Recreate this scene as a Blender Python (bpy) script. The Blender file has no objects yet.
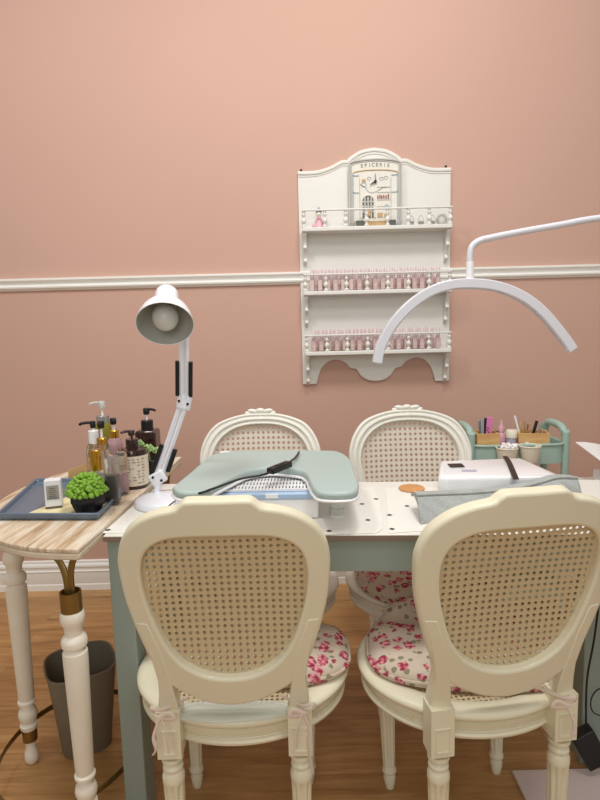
import bpy, bmesh, math, random
from mathutils import Vector, Matrix
random.seed(7)
PI = math.pi
C = bpy.context.scene.collection
sc = bpy.context.scene
sc.view_settings.view_transform = 'Standard'

# ---------------------------------------------------------------- camera
F, TILT, ROLL, CH = 578.0, math.radians(7.5), math.radians(1.45), 1.388
_r0, _u0, _f = Vector((1, 0, 0)), Vector((0, math.sin(TILT), math.cos(TILT))), Vector((0, math.cos(TILT), -math.sin(TILT)))
_r = math.cos(ROLL) * _r0 - math.sin(ROLL) * _u0
_u = math.sin(ROLL) * _r0 + math.cos(ROLL) * _u0
def _ray(px, py): return _f + (px - 300) / F * _r + (400 - py) / F * _u
def onz(px, py, z):
    d = _ray(px, py); k = (z - CH) / d.z
    return Vector((d.x * k, d.y * k, z))
def ony(px, py, y):
    d = _ray(px, py); k = y / d.y
    return Vector((d.x * k, y, CH + d.z * k))
cam = bpy.data.cameras.new('camera'); co = bpy.data.objects.new('camera', cam); C.objects.link(co)
co.matrix_world = Matrix(((_r.x, _u.x, -_f.x, 0), (_r.y, _u.y, -_f.y, 0), (_r.z, _u.z, -_f.z, CH), (0, 0, 0, 1)))
cam.sensor_fit = 'VERTICAL'; cam.sensor_height = 36; cam.lens = 36 * F / 800; cam.clip_start = .02
sc.camera = co

# ---------------------------------------------------------------- materials
def lin(c):
    return tuple((x / 12.92 if x <= .04045 else ((x + .055) / 1.055) ** 2.4) for x in [v / 255 for v in c]) + (1,)
def base(name):
    m = bpy.data.materials.new(name); m.use_nodes = True
    nt = m.node_tree; b = nt.nodes['Principled BSDF']
    return m, nt, b
def N(nt, t, **kw):
    n = nt.nodes.new(t)
    for k, v in kw.items():
        if k in n.inputs: n.inputs[k].default_value = v
        else: setattr(n, k, v)
    return n
def mat(name, rgb, rough=.5, metal=0, var=.06, scale=12, bump=0, bscale=150, spec=.5, trans=0, ior=1.45, coat=0, stretch=(1, 1, 1), alpha=1):
    m, nt, b = base(name); L = nt.links.new
    tc = N(nt, 'ShaderNodeTexCoord'); mp = N(nt, 'ShaderNodeMapping'); mp.inputs['Scale'].default_value = stretch
    L(tc.outputs['Object'], mp.inputs[0])
    nz = N(nt, 'ShaderNodeTexNoise', Scale=scale, Detail=4.0); L(mp.outputs[0], nz.inputs['Vector'])
    mx = N(nt, 'ShaderNodeMix', data_type='RGBA')
    c = lin(rgb)
    mx.inputs[6].default_value = tuple(max(0, x * (1 - var)) for x in c[:3]) + (1,)
    mx.inputs[7].default_value = tuple(min(1, x * (1 + var)) for x in c[:3]) + (1,)
    L(nz.outputs[0], mx.inputs[0]); L(mx.outputs[2], b.inputs['Base Color'])
    b.inputs['Roughness'].default_value = rough; b.inputs['Metallic'].default_value = metal
    b.inputs['Specular IOR Level'].default_value = spec; b.inputs['Transmission Weight'].default_value = trans
    b.inputs['IOR'].default_value = ior; b.inputs['Coat Weight'].default_value = coat; b.inputs['Alpha'].default_value = alpha
    if bump:
        n2 = N(nt, 'ShaderNodeTexNoise', Scale=bscale, Detail=3.0); L(mp.outputs[0], n2.inputs['Vector'])
        bp = N(nt, 'ShaderNodeBump', Strength=bump, Distance=.002); L(n2.outputs[0], bp.inputs['Height']); L(bp.outputs[0], b.inputs['Normal'])
    return m
def ramp(nt, stops):
    r = N(nt, 'ShaderNodeValToRGB'); e = r.color_ramp.elements
    while len(e) < len(stops): e.new(.5)
    for el, (p, c) in zip(e, stops): el.position = p; el.color = lin(c)
    return r
def m_floor():
    m, nt, b = base('laminate'); L = nt.links.new
    tc = N(nt, 'ShaderNodeTexCoord')
    br = N(nt, 'ShaderNodeTexBrick', Scale=1.0); br.offset = .37; br.inputs['Brick Width'].default_value = 1.25; br.inputs['Row Height'].default_value = .125
    br.inputs['Mortar Size'].default_value = .0012; br.inputs['Color1'].default_value = (.35, .35, .35, 1); br.inputs['Color2'].default_value = (.65, .65, .65, 1); br.inputs['Mortar'].default_value = (0, 0, 0, 1)
    L(tc.outputs['Object'], br.inputs['Vector'])
    mp = N(nt, 'ShaderNodeMapping'); mp.inputs['Scale'].default_value = (1.3, 14, 1); L(tc.outputs['Object'], mp.inputs[0])
    ad = N(nt, 'ShaderNodeVectorMath', operation='ADD'); L(mp.outputs[0], ad.inputs[0])
    sc_ = N(nt, 'ShaderNodeVectorMath', operation='SCALE'); sc_.inputs['Scale'].default_value = 31; L(br.outputs['Color'], sc_.inputs[0]); L(sc_.outputs[0], ad.inputs[1])
    nz = N(nt, 'ShaderNodeTexNoise', Scale=2.2, Detail=8.0, Roughness=.62, Distortion=.7); L(ad.outputs[0], nz.inputs['Vector'])
    rp = ramp(nt, [(.22, (128, 90, 50)), (.42, (172, 128, 78)), (.6, (192, 148, 96)), (.8, (208, 168, 116))]); L(nz.outputs[0], rp.inputs[0])
    mx = N(nt, 'ShaderNodeMix', data_type='RGBA', blend_type='MULTIPLY'); mx.inputs[0].default_value = .5
    g = N(nt, 'ShaderNodeMath', operation='ADD'); g.inputs[1].default_value = .5; L(br.outputs['Color'], g.inputs[0])
    L(rp.outputs[0], mx.inputs[6]); L(g.outputs[0], mx.inputs[7]); L(mx.outputs[2], b.inputs['Base Color'])
    b.inputs['Roughness'].default_value = .38
    return m
def m_wood(name, stops, stretch, scale=3, rough=.6):
    m, nt, b = base(name); L = nt.links.new
    tc = N(nt, 'ShaderNodeTexCoord'); mp = N(nt, 'ShaderNodeMapping'); mp.inputs['Scale'].default_value = stretch; L(tc.outputs['Object'], mp.inputs[0])
    nz = N(nt, 'ShaderNodeTexNoise', Scale=scale, Detail=8.0, Roughness=.65, Distortion=.4); L(mp.outputs[0], nz.inputs['Vector'])
    rp = ramp(nt, stops); L(nz.outputs[0], rp.inputs[0]); L(rp.outputs[0], b.inputs['Base Color'])
    b.inputs['Roughness'].default_value = rough
    bp = N(nt, 'ShaderNodeBump', Strength=.25, Distance=.002); L(nz.outputs[0], bp.inputs['Height']); L(bp.outputs[0], b.inputs['Normal'])
    return m
def m_cane(name, c1, c2):
    # woven cane: octagonal holes on a square grid, from a UV map laid out in cells
    m, nt, b = base(name); L = nt.links.new
    uv = N(nt, 'ShaderNodeUVMap'); sp = N(nt, 'ShaderNodeSeparateXYZ'); L(uv.outputs[0], sp.inputs[0])
    def M(op, a, bb=None, cc=None):
        n = N(nt, 'ShaderNodeMath', operation=op)
        for i, v in enumerate((a, bb, cc)):
            if v is None: continue
            if isinstance(v, (int, float)): n.inputs[i].default_value = v
            else: L(v, n.inputs[i])
        return n.outputs[0]
    ax = M('ABSOLUTE', M('SUBTRACT', M('FRACT', sp.outputs[0]), .5)); ay = M('ABSOLUTE', M('SUBTRACT', M('FRACT', sp.outputs[1]), .5))
    mxv = M('MAXIMUM', ax, ay); sm = M('MULTIPLY', M('ADD', ax, ay), .72)
    hole = M('LESS_THAN', M('MAXIMUM', mxv, sm), .26)
    # strand colouring: gaps between the paired strands and the diagonals
    st = M('PINGPONG', M('MULTIPLY', M('ADD', sp.outputs[0], sp.outputs[1]), 6.0), 1.0)
    st2 = M('PINGPONG', M('MULTIPLY', M('SUBTRACT', sp.outputs[0], sp.outputs[1]), 6.0), 1.0)
    k = M('MULTIPLY', M('ADD', st, st2), .5)
    mx = N(nt, 'ShaderNodeMix', data_type='RGBA'); mx.inputs[6].default_value = lin(c2); mx.inputs[7].default_value = lin(c1)
    L(k, mx.inputs[0]); L(mx.outputs[2], b.inputs['Base Color']); b.inputs['Roughness'].default_value = .5
    tr = N(nt, 'ShaderNodeBsdfTransparent'); ms = N(nt, 'ShaderNodeMixShader')
    L(hole, ms.inputs[0]); L(b.outputs[0], ms.inputs[1]); L(tr.outputs[0], ms.inputs[2])
    L(ms.outputs[0], nt.nodes['Material Output'].inputs[0])
    bp = N(nt, 'ShaderNodeBump', Strength=.5, Distance=.002); L(k, bp.inputs['Height']); L(bp.outputs[0], b.inputs['Normal'])
    return m
def m_floral():
    m, nt, b = base('rose_print_cotton'); L = nt.links.new
    tc = N(nt, 'ShaderNodeTexCoord')
    def layer(scale, lo, hi, seed):
        mp = N(nt, 'ShaderNodeMapping'); mp.inputs['Location'].default_value = (seed, seed * .7, seed * .3); L(tc.outputs['Object'], mp.inputs[0])
        nz = N(nt, 'ShaderNodeTexNoise', Scale=90.0, Detail=2.0); L(mp.outputs[0], nz.inputs['Vector'])
        vo = N(nt, 'ShaderNodeTexVoronoi', Scale=scale); L(mp.outputs[0], vo.inputs['Vector'])
        ad = N(nt, 'ShaderNodeMath', operation='MULTIPLY_ADD'); ad.inputs[1].default_value = .35; L(nz.outputs[0], ad.inputs[0]); L(vo.outputs['Distance'], ad.inputs[2])
        mr = N(nt, 'ShaderNodeMapRange'); mr.inputs[1].default_value = hi; mr.inputs[2].default_value = lo; L(ad.outputs[0], mr.inputs[0])
        return mr.outputs[0], nz
    a, nz = layer(29, .55, .63, 0.3); g, _ = layer(36, .42, .48, 2.1)
    rose = ramp(nt, [(.40, (142, 44, 64)), (.5, (196, 92, 112)), (.60, (222, 160, 166))]); L(nz.outputs[0], rose.inputs[0])
    m1 = N(nt, 'ShaderNodeMix', data_type='RGBA'); m1.inputs[6].default_value = lin((204, 188, 170)); m1.inputs[7].default_value = lin((138, 132, 108)); L(g, m1.inputs[0])
    m2 = N(nt, 'ShaderNodeMix', data_type='RGBA'); L(a, m2.inputs[0]); L(m1.outputs[2], m2.inputs[6]); L(rose.outputs[0], m2.inputs[7])
    L(m2.outputs[2], b.inputs['Base Color']); b.inputs['Roughness'].default_value = .85
    return m
def m_quilt(name, rgb):
    m, nt, b = base(name); L = nt.links.new
    tc = N(nt, 'ShaderNodeTexCoord'); wv = N(nt, 'ShaderNodeTexWave', Scale=9.0, Distortion=.6); wv.bands_direction = 'DIAGONAL'; L(tc.outputs['Object'], wv.inputs['Vector'])
    nz = N(nt, 'ShaderNodeTexNoise', Scale=160.0, Detail=3.0); L(tc.outputs['Object'], nz.inputs['Vector'])
    mx = N(nt, 'ShaderNodeMix', data_type='RGBA'); c = lin(rgb); mx.inputs[6].default_value = tuple(x * .7 for x in c[:3]) + (1,); mx.inputs[7].default_value = tuple(min(1, x * 1.15) for x in c[:3]) + (1,)
    L(nz.outputs[0], mx.inputs[0]); L(mx.outputs[2], b.inputs['Base Color']); b.inputs['Roughness'].default_value = .9
    bp = N(nt, 'ShaderNodeBump', Strength=.7, Distance=.006); L(wv.outputs['Fac'], bp.inputs['Height']); L(bp.outputs[0], b.inputs['Normal'])
    return m

M = dict(
    wall=mat('wall_paint', (204, 167, 151), .75, var=.035, scale=1.2, bump=.12, bscale=260, spec=.25),
    trim=mat('trim_paint', (240, 238, 233), .4, var=.02),
    floor=m_floor(),
    shelf=mat('shelf_paint', (228, 226, 220), .45, var=.03, scale=6),
    cream=mat('cream_paint', (228, 222, 196), .38, var=.035, scale=7, coat=.15),
    cream_lit=mat('lit_cream_paint', (238, 236, 226), .38, var=.03, scale=7, coat=.15),  # same cream paint made whiter, light on the rear chairs put into the colour
    legpaint=mat('distressed_paint', (240, 233, 218), .5, var=.06, scale=20),
    cane=m_cane('cane_weave', (240, 226, 188), (176, 150, 108)),  # browner copy of the cane, backlit shade painted into its strands
    cane_lit=m_cane('lit_cane_weave', (240, 232, 216), (206, 196, 176)),  # same cane in paler tones, painting in the light the rear backs catch
    floral=m_floral(), quilt=m_quilt('grey_quilting', (176, 180, 178)),
    sage=mat('sage_paint', (144, 158, 150), .45, var=.05, scale=4),
    white=mat('white_plastic', (243, 243, 245), .3, var=.01, coat=.3),
    lampwhite=mat('lamp_enamel', (236, 237, 245), .25, var=.01, coat=.4),
    shadein=mat('shade_inside', (178, 180, 172), .5, var=.02),
    bulb=mat('bulb_glass', (205, 205, 200), .25, var=.02, spec=.6),
    black=mat('black_plastic', (22, 22, 24), .4, var=.1),
    dark=mat('dark_rubber', (48, 44, 44), .5, var=.1),
    top=mat('table_laminate', (232, 230, 222), .35, var=.02),
    edge=mat('edge_banding', (128, 112, 98), .5, var=.1),
    sheet=mat('white_leatherette', (240, 238, 231), .32, var=.015, bump=.1, bscale=90),
    diamond=mat('black_print', (35, 36, 42), .5),
    seafoam=mat('seafoam_vinyl', (176, 192, 188), .4, var=.03, scale=3, bump=.15, bscale=300),
    blue=mat('pale_blue_plastic', (168, 194, 224), .35, var=.02),
    clear=mat('clear_acrylic', (236, 240, 236), .25, trans=.45, var=0),
    frost=mat('frosted_plastic', (226, 228, 222), .25, trans=.25, var=0),
    vinyl=mat('clear_vinyl', (225, 230, 224), .15, alpha=.38, var=0),
    tray=mat('slate_blue_paint', (98, 114, 132), .35, var=.08, scale=6, coat=.3),
    lemon=mat('lemon_print_paper', (226, 214, 170), .6, var=.3, scale=34),
    brass=mat('aged_brass', (146, 120, 70), .38, metal=.85, var=.2, scale=30),
    weathered=m_wood('weathered_wood', [(.28, (150, 120, 90)), (.42, (192, 164, 132)), (.52, (214, 196, 172)), (.64, (232, 224, 210))], (24, 2.2, 8), 1.6, .65),
    whitewash=mat('whitewashed_edge', (214, 200, 176), .55, var=.12, scale=30),
    pine=m_wood('pine_wood', [(.3, (200, 152, 92)), (.7, (230, 190, 132))], (3, 18, 14), 3, .5),
    oak=m_wood('dark_pine', [(.3, (150, 112, 66)), (.7, (196, 156, 100))], (4, 4, 30), 3, .5),
    taupe=mat('taupe_plastic', (122, 114, 98), .45, var=.05),
    leaf=mat('succulent_leaf', (124, 168, 52), .45, var=.35, scale=40),
    paleleaf=mat('pale_rosette_leaf', (168, 196, 130), .5, var=.25, scale=60),
    gold=mat('gold_cap', (212, 160, 62), .22, metal=1, var=.1, scale=60),
    glassb=mat('clear_bottle', (240, 236, 230), .08, trans=.92, ior=1.2, var=.02),
    olive=mat('olive_liquid', (150, 144, 50), .15, trans=.25, var=.1),
    amber=mat('dark_amber_bottle', (48, 26, 24), .15, var=.2, coat=.6),
    ink=mat('dark_liquid', (54, 42, 52), .15, var=.2, coat=.5),
    pinkliq=mat('pink_liquid', (214, 170, 180), .15, trans=.3, var=.08),
    label=mat('paper_label', (224, 214, 194), .6, var=.04),
    labelink=mat('label_ink', (104, 88, 78), .6),
    silver=mat('silver_collar', (176, 176, 172), .3, metal=.7),
    polish=mat('dusty_pink_polish', (206, 178, 174), .25, var=.1, scale=14, coat=.4),
    polishcap=mat('pale_pink_cap', (228, 208, 210), .35, var=.06, scale=14),
    polishrim=mat('white_round_label', (214, 192, 186), .5),
    teal=mat('seafoam_metal', (166, 194, 184), .4, var=.04),
    cup=mat('cream_plastic_cup', (240, 232, 214), .4, var=.03),
    cotton=mat('cotton', (246, 242, 240), .9, var=.04),
    pink=mat('hot_pink_plastic', (224, 130, 186), .4, var=.05),
    palepink=mat('pale_pink_plastic', (226, 172, 186), .35, var=.05),
    lilac=mat('lilac_plastic', (196, 190, 214), .35, var=.05),
    greyp=mat('grey_plastic', (156, 162, 168), .4, var=.05),
    ledge=mat('diffuser', (206, 206, 214), .4, var=.01),
    arc=mat('pearl_enamel', (218, 218, 226), .3, var=.01, coat=.3),
    facec=mat('clock_print', (228, 224, 214), .55, var=.08, scale=38),
    greyframe=mat('grey_frame', (196, 194, 188), .5, var=.06),
    bluegrey=mat('blue_grey_print', (172, 184, 190), .55),
    tan=mat('tan_print', (196, 164, 120), .55, var=.2, scale=60),
    redbrown=mat('brown_red_print', (150, 90, 74), .55, var=.2),
    darkwin=mat('dark_window_print', (92, 96, 92), .5),
    terracotta=mat('woven_straw', (206, 150, 96), .7, var=.25, scale=80),
    padpink=mat('pale_mat', (222, 206, 202), .5, var=.02),
    ribbon=mat('cotton_ribbon', (226, 210, 198), .8, var=.05),
    paper=mat('magazine_page', (236, 234, 232), .6, var=.1, scale=90),
    marble=mat('marble_slab', (214, 220, 216), .3, var=.1, scale=14),
    screw=mat('dark_screw', (52, 34, 30), .5),
    boxwhite=mat('printed_carton', (232, 232, 236), .4, var=.03),
)

# ---------------------------------------------------------------- mesh helpers
class MB:
    def __init__(s): s.bm = bmesh.new()
    def loop(s, pts): return [s.bm.verts.new(p) for p in pts]
    def face(s, vs):
        try: return s.bm.faces.new(vs)
        except ValueError: return None
    def strips(s, loops, closed=True, caps=True):
        n = len(loops[0])
        for a, b in zip(loops, loops[1:]):
            for i in range(n if closed else n - 1):
                j = (i + 1) % n; s.face((a[i], a[j], b[j], b[i]))
        if caps and closed: s.face(loops[0][::-1]); s.face(loops[-1])
        return s
    def box(s, c, d, rz=0, M4=None):
        cx, cy, cz = c; x, y, z = (v / 2 for v in d); R_ = Matrix.Rotation(rz, 3, 'Z') if not M4 else M4
        pts = [Vector((cx, cy, cz)) + R_ @ Vector(p) for p in ((-x, -y, -z), (x, -y, -z), (x, y, -z), (-x, y, -z), (-x, -y, z), (x, -y, z), (x, y, z), (-x, y, z))]
        v = s.loop(pts)
        for q in ((0, 3, 2, 1), (4, 5, 6, 7), (0, 1, 5, 4), (1, 2, 6, 5), (2, 3, 7, 6), (3, 0, 4, 7)): s.face([v[i] for i in q])
        return s
    def lathe(s, prof, c=(0, 0, 0), seg=24, axis=None, sy=1, flute=0, fl=None, caps=True):
        # prof: (radius, height)
        c = Vector(c); A = axis.to_track_quat('Z', 'Y').to_matrix() if axis else Matrix.Identity(3)
        L_ = []
        for r, h in prof:
            r = max(r, .0002)
            row = []
            for i in range(seg):
                a = 2 * PI * i / seg; k = r
                if flute and fl and fl[0] <= h <= fl[1]: k = r * (1 - flute * (.5 + .5 * math.cos(8 * a)) ** 2)
                row.append(c + A @ Vector((k * math.cos(a), k * sy * math.sin(a), h)))
            L_.append(s.loop(row))
        return s.strips(L_, caps=caps)
    def cyl(s, p0, p1, r0, r1=None, seg=14):
        p0, p1 = Vector(p0), Vector(p1)
        return s.lathe([(r0, 0), (r0 if r1 is None else r1, (p1 - p0).length)], p0, seg, (p1 - p0).normalized())
    def tube(s, pts, r, seg=8, flat=None, smooth=0):
        pts = [Vector(p) for p in pts]
        if smooth: pts = crom(pts, smooth)
        L_ = []; up = None
        for i, p in enumerate(pts):
            t = (pts[min(i + 1, len(pts) - 1)] - pts[max(i - 1, 0)]).normalized()
            if up is None: up = t.orthogonal().normalized() if not flat else Vector(flat)
            up = (up - up.dot(t) * t).normalized(); sd = t.cross(up)
            ru, rs = (r, r) if not isinstance(r, (tuple, list)) else r
            L_.append(s.loop([p + up * ru * math.cos(2 * PI * k / seg + (PI / 4 if seg == 4 else 0)) * (1.414 if seg == 4 else 1) + sd * rs * math.sin(2 * PI * k / seg + (PI / 4 if seg == 4 else 0)) * (1.414 if seg == 4 else 1) for k in range(seg)]))
        return s.strips(L_)
    def prism(s, pts, f0, f1):
        a = s.loop([f0(*p) for p in pts]); b = s.loop([f1(*p) for p in pts])
        return s.strips([a, b])
    def ring(s, outer, inner, f0, f1):
        ao, ai = s.loop([f0(*p) for p in outer]), s.loop([f0(*p) for p in inner])
        bo, bi = s.loop([f1(*p) for p in outer]), s.loop([f1(*p) for p in inner])
        n = len(outer)
        for i in range(n):
            j = (i + 1) % n
            s.face((ao[i], ao[j], ai[j], ai[i])); s.face((bo[i], bi[i], bi[j], bo[j]))
            s.face((ao[i], bo[i], bo[j], ao[j])); s.face((ai[i], ai[j], bi[j], bi[i]))
        return s
    def ell(s, c, r, seg=12, R_=None):
        c = Vector(c); R_ = R_ or Matrix.Identity(3); L_ = []
        n = max(5, seg // 2)
        for i in range(n + 1):
            a = -PI / 2 + PI * i / n
            q = max(math.cos(a), .02)
            L_.append(s.loop([c + R_ @ Vector((r[0] * q * math.cos(2 * PI * k / seg), r[1] * q * math.sin(2 * PI * k / seg), r[2] * math.sin(a))) for k in range(seg)]))
        return s.strips(L_)
    def pad(s, c, rx, ry, th, n=2.6, wav=0, seg=48, tilt=None, flat=.35):
        # a stuffed pad on a superellipse plan
        c = Vector(c); L_ = []
        rows = [(0.05, 1), (.4, 1.0), (.7, .97), (.88, .86), (.97, .62), (1.0, .3), (.985, .0), (.8, -.02), (.05, -.02)]
        for q, h in rows:
            row = []
            for i in range(seg):
                a = 2 * PI * i / seg; ca, sa = math.cos(a), math.sin(a)
                x = abs(ca) ** (2 / n) * (1 if ca > 0 else -1); y = abs(sa) ** (2 / n) * (1 if sa > 0 else -1)
                w = wav * (math.sin(5 * a + c.x * 9) + .6 * math.sin(9 * a + 1)) * q * q
                z = max(0, h) * th + w * (1 if h > .2 else .3) + (tilt(x * q, y * q) if tilt else 0)
                row.append(c + Vector((x * rx * q, y * ry * q, z)))
            L_.append(s.loop(row))
        return s.strips(L_)
    def build(s, name, m, parent=None, bev=0, loc=None, ang=38, rz=None, bseg=2):
        bmesh.ops.remove_doubles(s.bm, verts=s.bm.verts, dist=1e-6)
        bmesh.ops.recalc_face_normals(s.bm, faces=s.bm.faces)
        lim = math.radians(ang)
        for e in s.bm.edges:
            if len(e.link_faces) == 2: e.smooth = e.calc_face_angle(0) < lim
        for f in s.bm.faces: f.smooth = True
        me = bpy.data.meshes.new(name); s.bm.to_mesh(me); s.bm.free()
        me.materials.append(m)
        o = bpy.data.objects.new(name, me); C.objects.link(o)
        if parent: o.parent = parent
        if loc is not None: o.location = loc
        if rz is not None: o.rotation_euler.z = rz
        if bev:
            b = o.modifiers.new('bevel', 'BEVEL'); b.width = bev; b.segments = bseg; b.limit_method = 'ANGLE'; b.angle_limit = math.radians(35); b.harden_normals = False
        return o
def crom(pts, n):
    out = []
    P = [Vector(p) for p in pts]
    for i in range(len(P) - 1):
        p0, p1, p2, p3 = P[max(i - 1, 0)], P[i], P[i + 1], P[min(i + 2, len(P) - 1)]
        for k in range(n):
            t = k / n
            out.append(.5 * ((2 * p1) + (-p0 + p2) * t + (2 * p0 - 5 * p1 + 4 * p2 - p3) * t * t + (-p0 + 3 * p1 - 3 * p2 + p3) * t ** 3))
    out.append(P[-1]); return out
def resample(pts, n):
    d = [0]
    for a, b in zip(pts, pts[1:]): d.append(d[-1] + (b - a).length)
    out = []; j = 0
    for i in range(n):
        t = d[-1] * i / (n - 1)
        while j < len(d) - 2 and d[j + 1] < t: j += 1
        k = (t - d[j]) / max(1e-9, d[j + 1] - d[j]); out.append(pts[j].lerp(pts[j + 1], min(1, k)))
    return out
def mirror_loop(half, n, sx=1):
    h = resample(crom([(x * sx, y) for x, y in half], 8), n)
    r = [(p.x, p.y) for p in h]
    return r + [(-x, y) for x, y in r[-2:0:-1]]
def tag(o, label, cat, group=None, kind=None):
    o['label'] = label; o['category'] = cat
    if group: o['group'] = group
    if kind: o['kind'] = kind
    return o
def thing(name, label, cat, loc=(0, 0, 0), rz=0, group=None):
    o = bpy.data.objects.new(name, None); C.objects.link(o); o.location = loc; o.rotation_euler = (0, 0, rz); o.empty_display_size = .05
    return tag(o, label, cat, group)
def struct(o): o['kind'] = 'structure'; return o
def text(parent, body, m, size, loc, rot=(PI / 2, 0, 0), ext=.0004, name='lettering', sx=1):
    cu = bpy.data.curves.new('lettering', 'FONT'); cu.body = body; cu.size = size; cu.extrude = ext; cu.align_x = 'CENTER'; cu.align_y = 'CENTER'
    tmp = bpy.data.objects.new('tmp', cu); C.objects.link(tmp)
    dg = bpy.context.evaluated_depsgraph_get(); me = bpy.data.meshes.new_from_object(tmp.evaluated_get(dg))
    bpy.data.objects.remove(tmp)
    me.materials.clear(); me.materials.append(m)
    o = bpy.data.objects.new(name, me); C.objects.link(o); o.parent = parent; o.location = loc; o.rotation_euler = rot; o.scale = (sx, 1, 1)
    return o

# ---------------------------------------------------------------- room
WY = 2.965
struct(MB().box((0, WY + .05, 1.55), (9, .1, 3.1)).build('wall_back', M['wall']))
struct(MB().box((0, .5, -.05), (9, 5.1, .1)).build('floor', M['floor']))
def moulding(name, prof, y):
    b = MB(); a = b.loop([(-4.5, y - d, z) for d, z in prof]); c = b.loop([(4.5, y - d, z) for d, z in prof]); b.strips([a, c])
    return struct(b.build(name, M['trim'], ang=30))
moulding('baseboard_back', [(0, 0), (.016, 0), (.016, .03), (.012, .036), (.014, .043), (.014, .1), (.018, .106), (.012, .112), (.012, .126), (.018, .132), (.016, .142), (.008, .148), (.008, .16), (0, .165)], WY)
moulding('trim_1', [(0, 1.586), (.008, 1.586), (.012, 1.592), (.02, 1.598), (.022, 1.605), (.016, 1.611), (.008, 1.614), (.008, 1.628), (.016, 1.631), (.024, 1.636), (.024, 1.643), (.016, 1.647), (0, 1.648)], WY)

# ---------------------------------------------------------------- wall shelf
def wall_shelf():
    cx = .392; y1 = WY - .001
    t = thing('wall_shelf', 'white painted wall rack with arched scalloped top, three railed shelves and scalloped bottom', 'shelf', (cx, y1, 1.08))
    top = [(-.375, 1.047), (-.32, 1.046), (-.27, 1.05), (-.21, 1.068), (-.165, 1.09), (-.148, 1.094), (-.130, 1.094), (-.11, 1.112), (-.06, 1.138), (0, 1.148)]
    bot = [(-.375, 0), (-.305, 0), (-.296, .03), (-.28, .075), (-.245, .112), (-.2, .122), (-.155, .105), (-.13, .078), (-.1, .07), (-.075, .035), (-.04, .014), (0, .008)]
    def sm(h): return [(p.x, p.y) for p in crom(h, 5)]
    T = sm(top); B_ = [bot[0]] + sm(bot[1:])
    def full(h): return h + [(-x, z) for x, z in h[-2::-1]]
    T, B_ = full(T), full(B_)
    b = MB(); b.prism(T + B_[::-1], lambda x, z: (x, 0, z), lambda x, z: (x, -.014, z))
    b.build('back_panel', M['shelf'], t, .002)
    b = MB(); b.tube([(x, -.016, z - .008) for x, z in T], (.005, .009), 8, flat=(0, -1, 0)); b.tube([(x, -.014, z - .024) for x, z in T], (.0035, .003), 6, flat=(0, -1, 0))
    b.build('top_moulding', M['shelf'], t)
    b = MB(); b.tube([(.118 * math.cos(a), -.015, 1.03 + .092 * math.sin(a)) for a in [PI * i / 24 for i in range(25)]], .003, 6); b.build('arch_bead', M['shelf'], t)
    for x in (-.358, .352):
        b = MB(); b.ell((x, -.006, 1.055), (.006, .01, .006), 10); b.build('screw', M['screw'], t)
    for z in (.767, .465, .171):
        b = MB(); b.box((0, -.062, z - .011), (.722, .100, .02)); b.build('shelf_board', M['shelf'], t, .004)
        b = MB(); b.box((0, -.105, z + .078), (.722, .011, .009)); b.build('gallery_rail', M['shelf'], t, .003)
        for i in range(8):
            x = -.352 + .704 * i / 7
            pr = [(.011, 0), (.011, .006), (.005, .012), (.005, .016), (.010, .022), (.0125, .030), (.010, .038), (.005, .043), (.0045, .048), (.009, .054), (.0095, .06), (.005, .065), (.008, .070), (.008, .075)]
            b = MB(); b.lathe(pr, (x, -.1, z - .001), 14); b.build('spindle', M['shelf'], t)
        for x in (-.348, .348):
            pr = [(-.014, 0), (-.094, 0), (-.094, -.014), (-.08, -.03), (-.07, -.05), (-.068, -.062), (-.076, -.066), (-.076, -.074), (-.06, -.082), (-.046, -.1), (-.04, -.12), (-.044, -.126), (-.044, -.134), (-.034, -.14), (-.014, -.155)]
            b = MB(); b.prism(pr, lambda y, zz: (x - .008, y, zz + z - .021), lambda y, zz: (x + .008, y, zz + z - .021)); b.build('bracket', M['shelf'], t, .0015)
    return t
wall_shelf()
SHY = WY - .001
# nail polish: two rows on each of the two lower shelves
def polish(z, y, x, name_row, first=[]):
    if not first:
        t = thing('nail_polish_bottle', '', 'bottle')
        b = MB(); b.box((0, 0, .027), (.024, .022, .054)); bo = b.build('bottle', M['polish'], t, .004)
        b = MB(); b.lathe([(.0085, .054), (.0095, .058), (.0085, .1), (.007, .104)], (0, 0, 0), 14); b.build('cap', M['polishcap'], t)
        b = MB(); b.lathe([(.0075, 0), (.0075, .0006)], (0, -.0112, .024), 16, Vector((0, -1, 0))); b.build('label_dot', M['polishrim'], t)
        first.append(t)
    else:
        s = first[0]; t = s.copy(); C.objects.link(t)
        for ch in s.children: c = ch.copy(); C.objects.link(c); c.parent = t
    t.location = (x, y, z); t.rotation_euler.z = random.uniform(-.12, .12)
    tag(t, *name_row); return t
for zi, (z, nm) in enumerate(((1.5445, 'middle'), (1.2505, 'lowest'))):
    for row, (yy, rn, n) in enumerate(((SHY - .082, 'front', 17), (SHY - .05, 'back', 16))):
        for i in range(n):
            x = .392 - .318 + (.0385 * (i + .5 * row)) + random.uniform(-.002, .002)
            polish(z + .001, yy, x, (f'small dusty pink nail polish bottle with pale cap, {rn} row of the {nm} wall shelf', 'bottle', f'nail polish in the {rn} row of the {nm} shelf'))

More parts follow.
